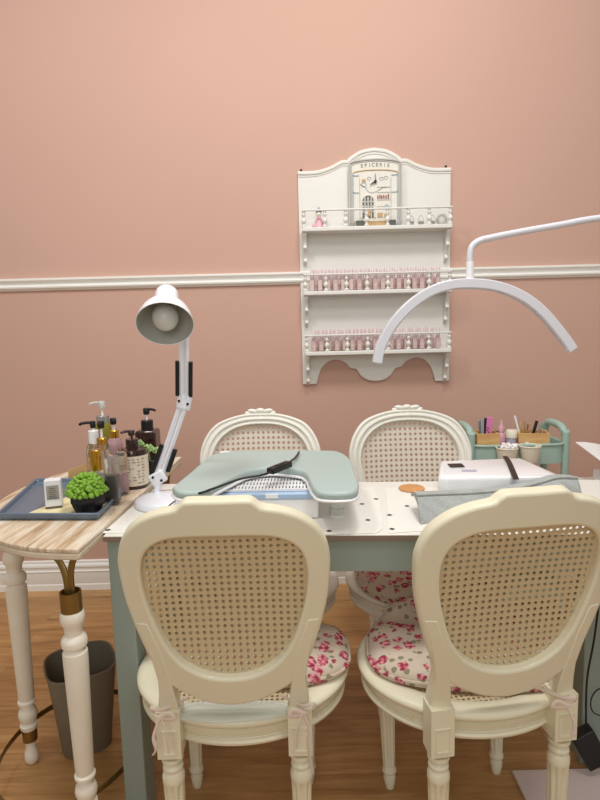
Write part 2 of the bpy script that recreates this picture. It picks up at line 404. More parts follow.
# shop-front clock
def clock():
    t = thing('wall_clock', 'shop-front shaped clock lettered EPICERIE on the top shelf of the wall rack', 'clock', (.392, SHY - .022, 1.848))
    w, h = .128, .30
    arch = [(-w, 0), (-w, h)] + [(-w * math.cos(PI * i / 16), h + .022 * math.sin(PI * i / 16)) for i in range(1, 16)] + [(w, h), (w, 0)]
    b = MB(); b.prism(arch, lambda x, z: (x, 0, z), lambda x, z: (x, -.02, z)); b.build('case', M['greyframe'], t, .002)
    k = .88
    fa = [(x * k, .012 + z * .93) for x, z in arch]
    b = MB(); b.prism(fa, lambda x, z: (x, -.02, z), lambda x, z: (x, -.0225, z)); b.build('face', M['facec'], t)
    b = MB(); b.tube([(x * .985, -.022, z * .985 + .003) for x, z in arch], .0045, 6); b.tube([(x * .9, -.024, z * .935 + .01) for x, z in arch], .0022, 6); b.build('frame_moulding', M['greyframe'], t)
    b = MB(); b.tube([(-.108 * math.cos(PI * i / 16) , -.0235, .256 + .014 * math.sin(PI * i / 16)) for i in range(17)], .003, 6); b.build('fascia_bead', M['tan'], t)
    # letters set on a gentle arc
    word = 'EPICERIE'
    for i, ch in enumerate(word):
        x = -.064 + i * .0183; zz = .293 - .9 * x * x
        text(t, ch, M['darkwin'], .024, (x, -.0232, zz), (PI / 2, 0, 0))
    b = MB()
    for sx in (-1, 1):
        for zz in (.245, .165): b.box((sx * .094, -.0235, zz), (.03, .003, .006))
    b.build('blue_band', M['bluegrey'], t)
    b = MB()
    for sx in (-1, 1): b.box((sx * .108, -.0235, .13), (.006, .003, .245)); b.box((sx * .076, -.0232, .12), (.003, .002, .225))
    b.build('pilaster', M['bluegrey'], t)
    b = MB(); b.cyl((0, -.0225, .215), (0, -.031, .215), .007); 
    b.prism([(-.0016, .215), (.0016, .215), (.001, .252), (-.001, .252)], lambda x, z: (x, -.027, z), lambda x, z: (x, -.0285, z))
    b.prism([(-.001, .219), (-.001, .211), (-.024, .199), (-.0265, .2015)], lambda x, z: (x, -.029, z), lambda x, z: (x, -.0305, z))
    b.build('hands', M['black'], t)
    # arched window
    b = MB(); wa = [(-.036 - .031 * math.cos(PI * i / 12), .122 + .031 * math.sin(PI * i / 12)) for i in range(13)]; wa = [(-.067, .045)] + wa + [(-.005, .045)]
    b.prism(wa, lambda x, z: (x, -.0225, z), lambda x, z: (x, -.0238, z)); b.build('window_print', M['darkwin'], t)
    b = MB(); b.tube([(x, -.0245, z) for x, z in wa], .0042, 6)
    for x in (-.051, -.036, -.021): b.box((x, -.0245, .095), (.0045, .002, .1))
    for z in (.075, .1, .122): b.box((-.036, -.0245, z), (.058, .002, .005))
    b.build('window_bars', M['facec'], t)
    b = MB(); b.ell((-.034, -.026, .068), (.012, .004, .02)); b.build('pastry_print', M['tan'], t)
    for x, z, w_, h_ in ((.022, .058, .026, .02), (.052, .056, .02, .016), (-.056, .222, .018, .012)): b = MB(); b.box((x, -.024, z), (w_, .003, h_)); b.build('goods_print', M['tan'], t)
    b = MB(); b.tube([(-.074, -.0235, .205), (-.05, -.0235, .19), (-.035, -.0235, .17), (-.015, -.0235, .163), (.01, -.0235, .172), (.035, -.0235, .185), (.06, -.0235, .188)], .0016, 5, smooth=4); b.build('scroll_line', M['greyp'], t)
    b = MB(); b.tube([(-.056 + .012 * math.cos(a), -.0235, .202 + .01 * math.sin(a)) for a in [2 * PI * i / 16 for i in range(17)]], .0013, 5); b.build('teapot_print', M['greyp'], t)
    for x, z in ((.052, .232), (.03, .228), (-.03, .23)): b = MB(); b.tube([(x + .009 * math.cos(a), -.0235, z + .007 * math.sin(a)) for a in [2 * PI * i / 12 for i in range(13)]], .0012, 5); b.build('cup_print', M['greyp'], t)
    b = MB(); b.lathe([(.011, 0), (.011, .003)], (.055, -.0225, .098), 16, Vector((0, -1, 0))); b.build('plate_print', M['bluegrey'], t)
    b = MB(); 
    for i, x in enumerate((.012, .022, .031, .041, .052, .063)): b.box((x, -.024, .142 + .002 * (i % 2)), (.006, .003, .016 + .008 * (i == 5)))
    b.build('jars_print', M['redbrown'], t)
    for z in (.13, .165, .19, .098): b = MB(); b.box((.04, -.0238, z), (.064, .003, .003)); b.build('ledge', M['greyframe'], t)
    b = MB(); b.box((-.01, -.03, .014), (.19, .022, .028)); b.build('stall', M['tan'], t, .003)
    for x in (-.078, .078): b = MB(); b.box((x, -.034, .016), (.038, .02, .03)); b.build('crate', M['darkwin'], t, .002)
    return t
clock()
# small ornaments on the top shelf
def doll():
    p = ony(319, 222, SHY - .06); t = thing('figurine', 'small pink seated figurine at the left end of the top wall shelf', 'ornament', (p.x, SHY - .06, 1.8475))
    b = MB(); b.lathe([(.026, 0), (.025, .01), (.017, .03), (.010, .05), (.008, .056)], seg=18); b.ell((-.02, -.012, .01), (.014, .012, .01)); b.ell((.018, -.012, .008), (.012, .01, .008)); b.build('dress', M['palepink'], t)
    b = MB(); b.ell((0, -.002, .066), (.013, .012, .013)); b.build('head', M['cup'], t)
    b = MB(); b.ell((.0, .004, .07), (.015, .011, .013)); b.lathe([(.016, .078), (.012, .082), (.006, .094), (.001, .102)], seg=14); b.build('hat', M['greyp'], t)
    b = MB(); b.ell((.026, -.004, .04), (.01, .006, .006)); b.ell((.022, 0, .022), (.008, .008, .016)); b.build('ribbon_bow', M['palepink'], t)
doll()
for px, lb, r in ((411, 'tiny silvery handled basket beside the clock on the top wall shelf', .014), (421, 'tiny silvery handled basket in the middle of three on the top shelf', .013), (432, 'tiny silvery handled basket farthest from the clock', .015)):
    p = ony(px, 219, SHY - .07); t = thing('mini_basket', lb, 'ornament', (p.x, SHY - .07, 1.8475), group='tiny silvery baskets')
    b = MB(); b.lathe([(r * .7, 0), (r, .008), (r * 1.1, .016), (r * .9, .018), (r * .85, .012)], seg=16); b.build('bowl', M['silver'], t)
    b = MB(); b.tube([(r * math.cos(a), 0, .016 + .03 * math.sin(a)) for a in [PI * i / 12 for i in range(13)]], .0012, 6); b.build('handle', M['silver'], t)
    b = MB()
    for k in range(5): b.ell((random.uniform(-r, r) * .6, random.uniform(-r, r) * .6, .018), (.005, .005, .004), 8)
    b.build('pebbles', M['greyframe'], t)
p = ony(443, 216, SHY - .06); t = thing('wreath_ornament', 'small round grey and gold wreath at the right end of top shelf', 'ornament', (p.x - .004, SHY - .05, 1.8475))
b = MB()
for k in range(14):
    a = 2 * PI * k / 14; b.ell((.021 * math.cos(a), 0, .03 + .021 * math.sin(a)), (.008, .007, .008), 8)
b.build('wreath', M['greyframe'], t); b = MB(); b.lathe([(.012, 0), (.012, .004)], (0, 0, .0005), 14); b.build('foot', M['tan'], t)

# ---------------------------------------------------------------- main table
TZ = .845; TR = math.radians(-3.2)
tl = onz(103, 536, TZ)                                   # front left corner of the table top
ex = Vector((math.cos(TR), math.sin(TR), 0)); ey = Vector((-math.sin(TR), math.cos(TR), 0))
def tp(a, b_, z=0): return tl + ex * a + ey * b_ + Vector((0, 0, z))
TW, TD = 1.50, .50
t = thing('manicure_table', 'long sage green manicure table with white top between the four chairs', 'table', (tl.x, tl.y, 0), TR)
b = MB(); b.box((TW / 2, TD / 2, TZ - .008), (TW, TD, .016)); b.build('tabletop', M['top'], t, .002)
b = MB(); b.box((TW / 2, -.0012, TZ - .009), (TW, .0024, .013)); b.build('edge_strip', M['edge'], t)
AH = .088; az_ = TZ - .0165 - AH / 2
for c_, d_ in (((TW / 2, .02, az_), (TW - .06, .02, AH)), ((TW / 2, TD - .02, az_), (TW - .06, .02, AH)), ((.02, TD / 2, az_), (.02, TD - .062, AH)), ((TW - .02, TD / 2, az_), (.02, TD - .062, AH))):
    b = MB(); b.box(c_, d_); b.build('apron', M['sage'], t, .002)
for (x, y) in ((.037, .045), (1.395, .285), (.037, TD - .045), (TW - .04, TD - .045)):
    b = MB(); b.box((x, y, (TZ - .017) / 2), (.062, .075, TZ - .017)); b.build('leg', M['sage'], t, .003)
# second white table just to the right
t = thing('side_table', 'white side table at the right edge behind the front right chair', 'table', (1.27, 1.93, 0))
b = MB(); b.box((0, 0, .765), (.44, .44, .03)); b.build('tabletop', M['top'], t, .003)
for sx in (-1, 1):
    for sy in (-1, 1): b = MB(); b.box((sx * .19, sy * .19, .375), (.035, .035, .75)); b.build('leg', M['top'], t, .002)
# printed white sheets on the table
def sheet(label, pts, z, spots, grp=None):
    P = [onz(x, y, TZ + z) for x, y in pts]; c = sum(P, Vector()) / len(P)
    t = thing('desk_mat', label, 'mat', (c.x, c.y, TZ + z - .0015))
    pl = [((p - c).x, (p - c).y) for p in P]
    b = MB(); b.prism(pl, lambda x, y: (x, y, 0), lambda x, y: (x, y, .0022)); b.build('sheet', M['sheet'], t, .0008)
    for (x, y) in spots:
        q = onz(x, y, TZ + z + .0008) - c; s = .0085
        b = MB(); b.prism([(q.x - s, q.y), (q.x, q.y - s), (q.x + s, q.y), (q.x, q.y + s)], lambda x, y: (x, y, .0022), lambda x, y: (x, y, .0027)); b.build('diamond_print', M['diamond'], t)
sheet('white desk mat with small black diamonds under the lamp and arm rest', [(102, 533), (136, 503), (176, 490), (374, 487), (379, 500), (383, 520), (382, 529), (377, 533), (330, 534.5), (220, 535)], .0018, [(108, 530), (329, 531), (368, 520), (362, 504), (376, 499)])
sheet('white desk mat with black diamonds in front of the rear right chair', [(385, 488), (470, 487), (480, 500), (478, 531), (416, 531), (389, 533)], .0018, [(383.5 + 6, 515), (392, 529), (407, 506)])
# woven coaster
p = onz(411, 488, TZ + .004); t = tag(MB().lathe([(.04, 0), (.042, .003), (.04, .006), (.03, .005), (.028, .006), (.016, .005), (.014, .006), (.002, .006)], (0, 0, 0), 28).build('coaster', M['terracotta'], loc=(p.x, p.y - .01, TZ + .0032)), 'round woven straw coaster on the mat beside the white lamp unit', 'coaster')

# ---------------------------------------------------------------- chairs
def chair(label, loc, rz, grp, front=True, sx=1.0, hz=1.0):
    P_ = M['cream'] if front else M['cream_lit']; CN = M['cane'] if front else M['cane_lit']  # shaded copies for the front chairs, lit copies for the rear ones
    t = thing('cane_back_chair', label, 'chair', loc, rz, grp)
    outer = [(0, 1.043), (.05, 1.043), (.070, 1.040), (.076, 1.029), (.088, 1.023), (.125, 1.014), (.165, .994), (.2, .958), (.218, .905), (.219, .86), (.214, .80), (.202, .74), (.186, .68), (.166, .625), (.135, .578), (.095, .552), (.05, .532), (0, .525)]
    if not front: outer = [(0, 1.03), (.06, 1.028), (.12, 1.014), (.17, .99), (.205, .945), (.224, .89), (.226, .84), (.216, .78), (.2, .72), (.18, .66), (.15, .605), (.11, .56), (.055, .528), (0, .518)]
    inner = [(0, .962), (.06, .961), (.105, .955), (.14, .938), (.162, .91), (.171, .87), (.170, .825), (.163, .78), (.150, .73), (.132, .68), (.105, .640), (.07, .615), (.035, .603), (0, .6)]
    if not front: inner = [(0, .985), (.05, .982), (.1, .968), (.145, .935), (.172, .89), (.180, .84), (.172, .78), (.155, .72), (.133, .67), (.1, .628), (.05, .6), (0, .592)]
    n = 60
    O = mirror_loop(outer, n, sx); I = mirror_loop(inner, n, sx)
    def B(s, z, d): z = .47 + (z - .47) * hz; return Vector((s, -.2 - (z - .47) * .207 + .62 * s * s + d, z + d * .2))
    b = MB(); b.ring(O, I, lambda s, z: B(s, z, -.016), lambda s, z: B(s, z, .016)); b.build('back_frame', P_, t, .007, bseg=3)
    # raised mouldings on the face that looks over the seat
    b = MB()
    def mid(k): return [B(o[0] * k + i[0] * (1 - k), o[1] * k + i[1] * (1 - k), .016) for o, i in zip(O, I)]
    for k, r in ((.86, .0045), (.12, .004), (.5, .007)):
        q = mid(k); q.append(q[0]); b.tube(q, r, 8)
    b.build('moulding', P_, t)
    # posts
    for s_ in (-1, 1):
        po = [(.196, .745), (.180, .69), (.170, .64), (.166, .59), (.168, .55), (.172, .52), (.170, .49), (.176, .485), (.176, .48), (.124, .48), (.126, .49), (.128, .53), (.134, .58), (.140, .63), (.150, .68), (.17, .745)]
        b = MB(); b.prism([(s_ * a * (sx if z > .6 else 1 + (sx - 1) * .5), z) for a, z in po], lambda s, z: B(s, z, -.0175), lambda s, z: B(s, z, .018)); b.build('back_post', P_, t, .005)
    # cane
    m_ = bmesh.new(); uvl = m_.loops.layers.uv.new('UVMap'); pitch = .0158 if front else .0205
    rows = 16; grid = []
    for j in range(rows + 1):
        z = .592 + (.99 - .592) * j / rows if not front else .59 + (.968 - .59) * j / rows
        ws = [abs(a) for a, zz in I]
        # half width of the opening at this height
        best = 0
        for (a0, z0), (a1, z1) in zip(I[:n], I[1:n + 1]):
            if min(z0, z1) <= z <= max(z0, z1) and z0 != z1: best = max(best, abs(a0 + (a1 - a0) * (z - z0) / (z1 - z0)))
        w = max(best, .02) + .006; z = min(max(z, I[n - 1][1] - .004), I[0][1] + .004)
        grid.append([(w * (-1 + 2 * i / 16), z) for i in range(17)])
    vg = [[m_.verts.new(B(s, z, -.001 + .02 * (1 - (s / .19) ** 2) * (1 - ((z - .78) / .2) ** 2) * (1 if front else .3))) for s, z in r] for r in grid]
    for j in range(rows):
        for i in range(16):
            f = m_.faces.new((vg[j][i], vg[j][i + 1], vg[j + 1][i + 1], vg[j + 1][i]))
            for lp, (jj, ii) in zip(f.loops, ((j, i), (j, i + 1), (j + 1, i + 1), (j + 1, i))): lp[uvl].uv = (grid[jj][ii][0] / pitch, grid[jj][ii][1] / pitch)
            f.smooth = True
    me = bpy.data.meshes.new('cane_panel'); m_.to_mesh(me); m_.free(); me.materials.append(CN); o = bpy.data.objects.new('cane_panel', me); C.objects.link(o); o.parent = t
    if front:   # the back is caned on both faces
        c2 = bpy.data.objects.new('cane_panel', me.copy()); C.objects.link(c2); c2.parent = t; c2.location = (.0, .011, .002)
        for d_ in c2.data.uv_layers[0].data: d_.uv = (d_.uv[0] + .42, d_.uv[1] + .38)
    # carved crest
    if not front:
        b = MB(); zc = 1.022
        for a, zz, rr, ro in ((0, .018, (.02, .011, .011), 0), (-.03, .017, (.022, .01, .009), .15), (.03, .017, (.022, .01, .009), -.15), (-.05, .005, (.015, .009, .010), .7), (.05, .005, (.015, .009, .010), -.7), (0, -.008, (.013, .012, .013), 0), (-.022, -.004, (.017, .011, .009), -.5), (.022, -.004, (.017, .011, .009), .5), (-.035, -.019, (.016, .009, .007), .3), (.035, -.019, (.016, .009, .007), -.3), (-.015, -.024, (.012, .009, .008), -.7), (.015, -.024, (.012, .009, .008), .7)):
            b.ell(B(a, zc + zz, .008), rr, 12, Matrix.Rotation(ro, 3, 'Y'))
        b.build('crest_carving', P_, t)
    # seat
    sy = .25 / .285
    pr = [(.262, .406), (.272, .406), (.276, .410), (.276, .415), (.270, .419), (.268, .422), (.268, .436), (.270, .438), (.276, .441), (.277, .447), (.270, .450), (.272, .453), (.282, .457), (.287, .464), (.286, .471), (.278, .477), (.262, .480), (.232, .479), (.226, .474), (.226, .45), (.25, .415)]
    b = MB(); b.lathe(pr, (0, .03, 0), 72, sy=sy, caps=False); b.bm.verts.ensure_lookup_table()
    k = 72; V = list(b.bm.verts); 
    for i in range(k): b.face((V[i], V[(i + 1) % k], V[(len(pr) - 1) * k + (i + 1) % k], V[(len(pr) - 1) * k + i]))
    b.build('seat_frame', P_, t, ang=50)
    # apron panels between the leg blocks
    b = MB()
    for a0, a1 in ((-118, -62), (-44, 44), (62, 118), (136, 224)):
        for zz in (.4235, .4365): b.tube([(.2705 * math.cos(math.radians(a)), .03 + .2695 * sy * math.sin(math.radians(a)), zz) for a in [a0 + (a1 - a0) * i / 20 for i in range(21)]], .0026, 6)
        for a in (a0, a1): b.tube([(.2695 * math.cos(math.radians(a)), .03 + .2695 * sy * math.sin(math.radians(a)), zz) for zz in (.4235, .4345)], .002, 6)
    b.build('apron_panel', P_, t)
    m_ = bmesh.new(); uvl = m_.loops.layers.uv.new('UVMap')
    cv = m_.verts.new((0, .03, .471)); rv = [m_.verts.new((.235 * math.cos(2 * PI * i / 40), .03 + .235 * sy * math.sin(2 * PI * i / 40), .473)) for i in range(40)]
    for i in range(40):
        f = m_.faces.new((cv, rv[i], rv[(i + 1) % 40]))
        for lp in f.loops: lp[uvl].uv = (lp.vert.co.x / .013, lp.vert.co.y / .013)
    me = bpy.data.meshes.new('cane_seat'); m_.to_mesh(me); m_.free(); me.materials.append(CN); o = bpy.data.objects.new('cane_seat', me); C.objects.link(o); o.parent = t
    # legs
    for lx, ly, back in ((-.153, -.196, 1), (.153, -.196, 1), (-.175, .165, 0), (.175, .165, 0)):
        ang = math.atan2(ly - .03, lx) + PI / 2 if not back else 0
        b = MB(); zt = .506 if back else .468
        b.box((lx, ly, ((.388 if back else .375) + zt) / 2), (.056, .054, zt - (.388 if back else .375)), ang)
        R_ = Matrix.Rotation(ang, 3, 'Z')
        if back:
            for q, w_, h_ in ((0, .034, .058),):
                for dx, dz, ww, hh in ((-w_ / 2, 0, .003, h_), (w_ / 2, 0, .003, h_), (0, -h_ / 2, w_, .003), (0, h_ / 2, w_, .003)): b.box((lx + dx, ly - .0275, .430 + dz), (ww, .004, hh))
        o = None
        sz_ = 0; fx, fy = lx * (.99 if back else .97), ly * (1.0 if back else .86)
        ax = Vector((fx - lx, fy - ly, -.375)); ln = ax.length; ax.normalize()
        pr = [(.026, -.005), (.026, .004), (.019, .008), (.017, .014), (.0235, .019), (.0245, .026), (.021, .031), (.0235, .036), (.0265, .045), (.0265, .055), (.0262, .06), (.0255, .065), (.018, ln - .072), (.0178, ln - .066), (.0215, ln - .06), (.0215, ln - .052), (.016, ln - .046), (.0185, ln - .034), (.015, ln - .012), (.012, ln)]
        pp = []
        for (r0, h0), (r1, h1) in zip(pr, pr[1:]):
            pp.append((r0, h0))
            if h1 - h0 > .1:
                for q in range(1, 8): pp.append((r0 + (r1 - r0) * q / 8, h0 + (h1 - h0) * q / 8))
        pp.append(pr[-1])
        b.lathe(pp, (lx, ly, .375), 48, ax, flute=.17, fl=(.062, ln - .07)); b.build('leg', P_, t, ang=45)
    return t
CHL = chair('cream cane back chair nearest the camera on the left, its back to the camera', (-.172, 1.452, 0), math.radians(0), None, sx=1.04)
CHR = chair('cream cane back chair nearest the camera on the right, turned slightly', (.429, 1.455, 0), math.radians(8), None, sx=1.06)
RCL = chair('cream cane back chair with carved crest behind the arm rest, left of the rear pair', (-.163, 2.02, 0), PI, None, front=False, sx=1.07)
RCR = chair('cream cane back chair with carved crest facing the camera behind the coaster', (.435, 2.02, 0), PI, None, front=False, sx=1.08)

# seat cushions with ribbon ties
def cushion(label, loc, rz, rx, ry, th, ties=(), tilt=None, n=2.5):
    t = thing('seat_cushion', label, 'cushion', loc, rz)
    b = MB(); b.pad((0, 0, 0), rx, ry, th, n=n, wav=.004, tilt=tilt); b.build('pad', M['floral'], t, ang=70)
    b = MB(); L_ = []
    pts = []
    for i in range(49):
        a = 2 * PI * i / 48; ca, sa = math.cos(a), math.sin(a)
        x = abs(ca) ** (2 / n) * (1 if ca > 0 else -1); y = abs(sa) ** (2 / n) * (1 if sa > 0 else -1)
        pts.append((x * rx * 1.0, y * ry * 1.0, th * .32 + (tilt(x, y) if tilt else 0)))
    b.tube(pts, .004, 6); b.build('piping', M['floral'], t)
    for path in ties: b = MB(); b.tube(path, (.005, .0012), 6, flat=(0, 0, 1), smooth=5); b.build('tie_ribbon', M['ribbon'], t)
    return t
def tie(sx, x, y, L1=.10):
    # bow round the post: two loops and two tails
    return [[(sx * (x - .05), y + .03, .012), (sx * x, y - .012, .012), (sx * (x + .022), y - .02, .022), (sx * (x + .03), y - .012, .008), (sx * (x + .006), y - .03, .006)],
            [(sx * (x + .006), y - .03, .006), (sx * (x - .02), y - .036, .02), (sx * (x - .028), y - .036, .004), (sx * (x + .002), y - .032, .002)],
            [(sx * (x + .004), y - .032, .004), (sx * (x + .016), y - .046, -.03), (sx * (x + .012), y - .044, -.06), (sx * (x + .02), y - .046, -L1)],
            [(sx * (x), y - .032, .004), (sx * (x - .012), y - .046, -.02), (sx * (x - .016), y - .046, -.07)]]
cushion('rose print cotton cushion on the seat of the front left chair', (-.128, 1.49, .4815), 0, .245, .145, .046, [[(x, y, z + .022) for x, y, z in q] for q in tie(-1, .205, -.25, .075) + tie(1, .115, -.25, .13)], n=3.2)
cushion('rose print cotton cushion with turned up edge on the front right chair', (.43, 1.475, .4815), math.radians(-6), .262, .165, .046, [[(x, y, z + .02) for x, y, z in q] for q in tie(1, .185, -.21, .055)[:3]], tilt=lambda x, y: .18 * max(0, y - .62), n=3.2)
cushion('rose print cotton cushion on the rear right chair, seen under the table', (.445, 1.955, .4815), PI, .262, .245, .065, tilt=lambda x, y: .02 * (x * x * y * y))
cushion('rose print cotton cushion on the rear left chair, mostly hidden under the table', (-.17, 1.985, .4815), PI, .235, .215, .055)
# clear vinyl seat covers at the back of the front seats
def vinyl(label, loc, rz):
    b = MB(); b.pad((0, 0, 0), .15, .04, .010, n=2.2, wav=.002)
    tag(b.build('seat_cover', M['vinyl'], loc=loc, rz=rz), label, 'seat cover')
vinyl('clear vinyl pad at the back of the front left seat', (-.185, 1.262, .482), 0)

# ---------------------------------------------------------------- armrest, dust collector, cable
AZ = TZ + .118
def armrest():
    px = [(172, 491), (176, 484), (192, 471), (205, 460), (214, 455), (235, 452), (280, 451), (320, 451), (338, 452), (350, 459), (356, 475), (359, 488), (355, 495), (340, 497), (320, 496), (313, 491), (310, 482), (306, 474), (297, 470), (270, 468), (248, 471), (232, 478), (215, 490), (205, 495), (180, 496)]
    P = [onz(x, y - (4.5 if y > 484 else 1), AZ) for x, y in px]; c = Vector((sum(p.x for p in P) / len(P), sum(p.y for p in P) / len(P), 0))
    t = thing('arm_rest', 'curved seafoam vinyl manicure arm rest standing over the blue and white box', 'arm rest', (c.x, c.y, TZ + .0025))
    Q = [(p - c) for p in P]; Q.append(Q[0]); S = [(q.x, q.y) for q in crom([(q.x, q.y) for q in Q], 4)][:-1]
    z0 = AZ - TZ - .0025
    b = MB(); b.prism(S, lambda x, y: (x, y, z0 - .022), lambda x, y: (x, y, z0)); b.build('cushion_top', M['seafoam'], t, .009, bseg=4)
    # shell slightly larger
    S2 = []
    n = len(S)
    for i in range(n):
        a, p, q = Vector(S[i - 1]), Vector(S[i]), Vector(S[(i + 1) % n]); tg = (q - a).normalized(); nr = Vector((tg.y, -tg.x)); S2.append(tuple(p - nr * .004))
    b = MB(); b.prism(S2, lambda x, y: (x, y, z0 - .028), lambda x, y: (x, y, z0 - .020)); b.build('shell', M['white'], t, .003)
    for (x, y) in ((337, 516), (188, 513), (345, 487), (226, 476)):
        g = onz(x, y, TZ) - c
        b = MB(); b.lathe([(.021, 0), (.021, .022), (.017, .024), (.019, .026), (.020, z0 - .028)], (g.x, g.y, 0), 24); b.build('foot', M['frost'] if x == 337 else M['white'], t, .001)
        b = MB(); b.lathe([(.022, 0), (.022, .004)], (g.x, g.y, 0), 24); b.build('foot_ring', M['white'], t)
armrest()
def dust():
    fr = onz(321, 519, TZ); fl = onz(228, 517, TZ)
    w = .28; d = .2; h = .062
    cx, cy = fr.x - w / 2 - .002, fr.y + d / 2
    t = thing('dust_collector', 'pale blue and white dust collector box with slatted top under the arm rest', 'dust collector', (cx, cy, TZ + .0028), math.radians(-2))
    b = MB(); b.box((0, 0, .029), (w, d, .058)); b.build('body', M['white'], t, .006)
    b = MB(); b.box((0, 0, .066), (w + .006, d + .006, .017)); b.build('rim', M['blue'], t, .004)
    b = MB(); b.box((0, .005, .076), (w - .03, d - .03, .004)); b.build('grille_bed', M['dark'], t)
    b = MB()
    for i in range(26): b.box((-w / 2 + .02 + i * (w - .04) / 25, .005, .0785), (.0062, d - .04, .005))
    for y in (-.08, -.04, .0, .04, .08): b.box((0, y, .0788), (w - .03, .008, .006))
    b.build('grille', M['white'], t)
    b = MB(); b.box((.01, -d / 2 - .004, .068), (.035, .004, .012)); b.build('latch', M['white'], t, .001)
    return t
dust()
# black cable with inline switch lying over the armrest
t = thing('switch_cable', 'black cable with inline rocker switch lying across the arm rest', 'cable', (0, 0, 0))
def A(x, y, dz=.004): p = onz(x, y, AZ + dz); return p
b = MB(); b.tube([A(184, 497, -.03), A(200, 493, -.005), A(215, 488, .0), A(240, 479, .01), A(262, 475, .012), A(274, 471, .014)], .0032, 8, smooth=6); b.tube([A(288, 463, .016), A(295, 458, .012), A(299, 452, .006)], .0032, 8, smooth=5); b.build('cord', M['black'], t)
p0, p1 = A(270, 472, .012), A(289, 463, .016); dd = (p1 - p0)
b = MB(); b.box((p0 + p1) / 2, (dd.length, .026, .018), math.atan2(dd.y, dd.x)); b.build('switch', M['black'], t, .004)
b = MB(); b.box((p0 + p1) / 2 + Vector((0, 0, .009)), (dd.length * .35, .012, .004), math.atan2(dd.y, dd.x)); b.build('rocker', M['dark'], t, .001)

# ---------------------------------------------------------------- desk lamp
def desk_lamp():
    bc = onz(164, 502, TZ + .01); t = thing('desk_lamp', 'white jointed desk lamp with bell shade and round base on the table', 'lamp', (bc.x, bc.y, TZ + .0028))
    O = Vector((bc.x, bc.y, TZ + .0028))
    b = MB(); b.lathe([(.084, 0), (.088, .006), (.087, .016), (.080, .024), (.05, .03), (.025, .034), (.001, .034)], seg=48); b.build('base', M['lampwhite'], t)
    ya = bc.y + .035
    p0 = ony(157, 490, ya) - O; p1 = ony(158, 478, ya) - O; el = ony(184, 402, ya) - O; up = ony(184, 332, ya - .05) - O
    b = MB(); b.cyl((p0.x, p0.y, .028), p1, .011, seg=16); b.build('stem', M['lampwhite'], t)
    def arm(a, c, off):
        b = MB(); d = (c - a).normalized(); s = Vector((d.z, 0, -d.x)).normalized()
        for k in (-1, 1): b.tube([a + s * off * k, c + s * off * k], .0052, 4)
        return b, s, d
    b, s, d = arm(p1, el, .008); b.build('lower_arm', M['lampwhite'], t)
    b2, s2, d2 = arm(el, up, .008); b2.build('upper_arm', M['lampwhite'], t)
    b = MB()
    for k in (-1, 1):
        a = p1 + d * .03 + s * .022 * k; b.cyl(a, a + d * .075, .0075)
    b.build('lower_spring', M['black'], t)
    b = MB()
    for k in (-1, 1):
        a = el + d2 * .02 + s2 * .02 * k; b.cyl(a, a + d2 * .11, .0065)
    b.build('upper_spring', M['black'], t)
    b = MB(); b.box(p1 + Vector((0, 0, 0)), (.052, .02, .04), M4=Matrix.Rotation(-.5, 3, 'Y')); b.build('lower_bracket', M['lampwhite'], t, .006)
    b = MB(); b.box(el, (.045, .018, .05), M4=Matrix.Rotation(.2, 3, 'Y')); b.build('elbow_bracket', M['lampwhite'], t, .008)
    b = MB()
    for q in (p1, el):
        for k in (-1, 1): b.cyl(q + s * .014 * k + Vector((0, -.014, 0)), q + s * .014 * k + Vector((0, .014, 0)), .004)
    b.build('knob', M['black'], t)
    # shade
    cap = ony(167, 291, ya - .09) - O; mouth = ony(165, 324, ya - .19) - O
    ax = (mouth - cap).normalized(); ln = (mouth - cap).length
    pr = [(.004, -.004), (.022, -.001), (.030, .008), (.033, .02), (.034, ln * .40), (.037, ln * .46), (.052, ln * .55), (.065, ln * .70), (.073, ln * .86), (.077, ln * 1.0)]
    pin = [(r - .0025, h) for r, h in pr[::-1][:-3]]
    b = MB(); b.lathe(pr + [(.0775, ln + .002), (.075, ln + .001)], cap, 44, ax, caps=False); b.build('shade', M['lampwhite'], t)
    b = MB(); b.lathe([(.0748, ln), (.071, ln * .86), (.063, ln * .70), (.048, ln * .56), (.03, ln * .42), (.001, ln * .4)], cap, 44, ax, caps=False); b.build('shade_lining', M['shadein'], t)
    b = MB(); b.ell(cap + ax * ln * .80, (.036, .036, .040), 24, ax.to_track_quat('Z', 'Y').to_matrix()); b.lathe([(.018, ln * .4), (.018, ln * .55)], cap, 16, ax); b.build('bulb', M['bulb'], t)
    b = MB(); b.tube([up, up + Vector((0, -.03, .03)), cap + ax * ln * .3], .007, 10); b.build('neck', M['lampwhite'], t)
    b = MB(); q = onz(177, 501, TZ + .03) - O; q2 = onz(169, 507, TZ + .03) - O; b.tube([(q.x, q.y, .032), (q2.x, q2.y, .031)], .0022, 6); b.build('slot', M['black'], t)
desk_lamp()

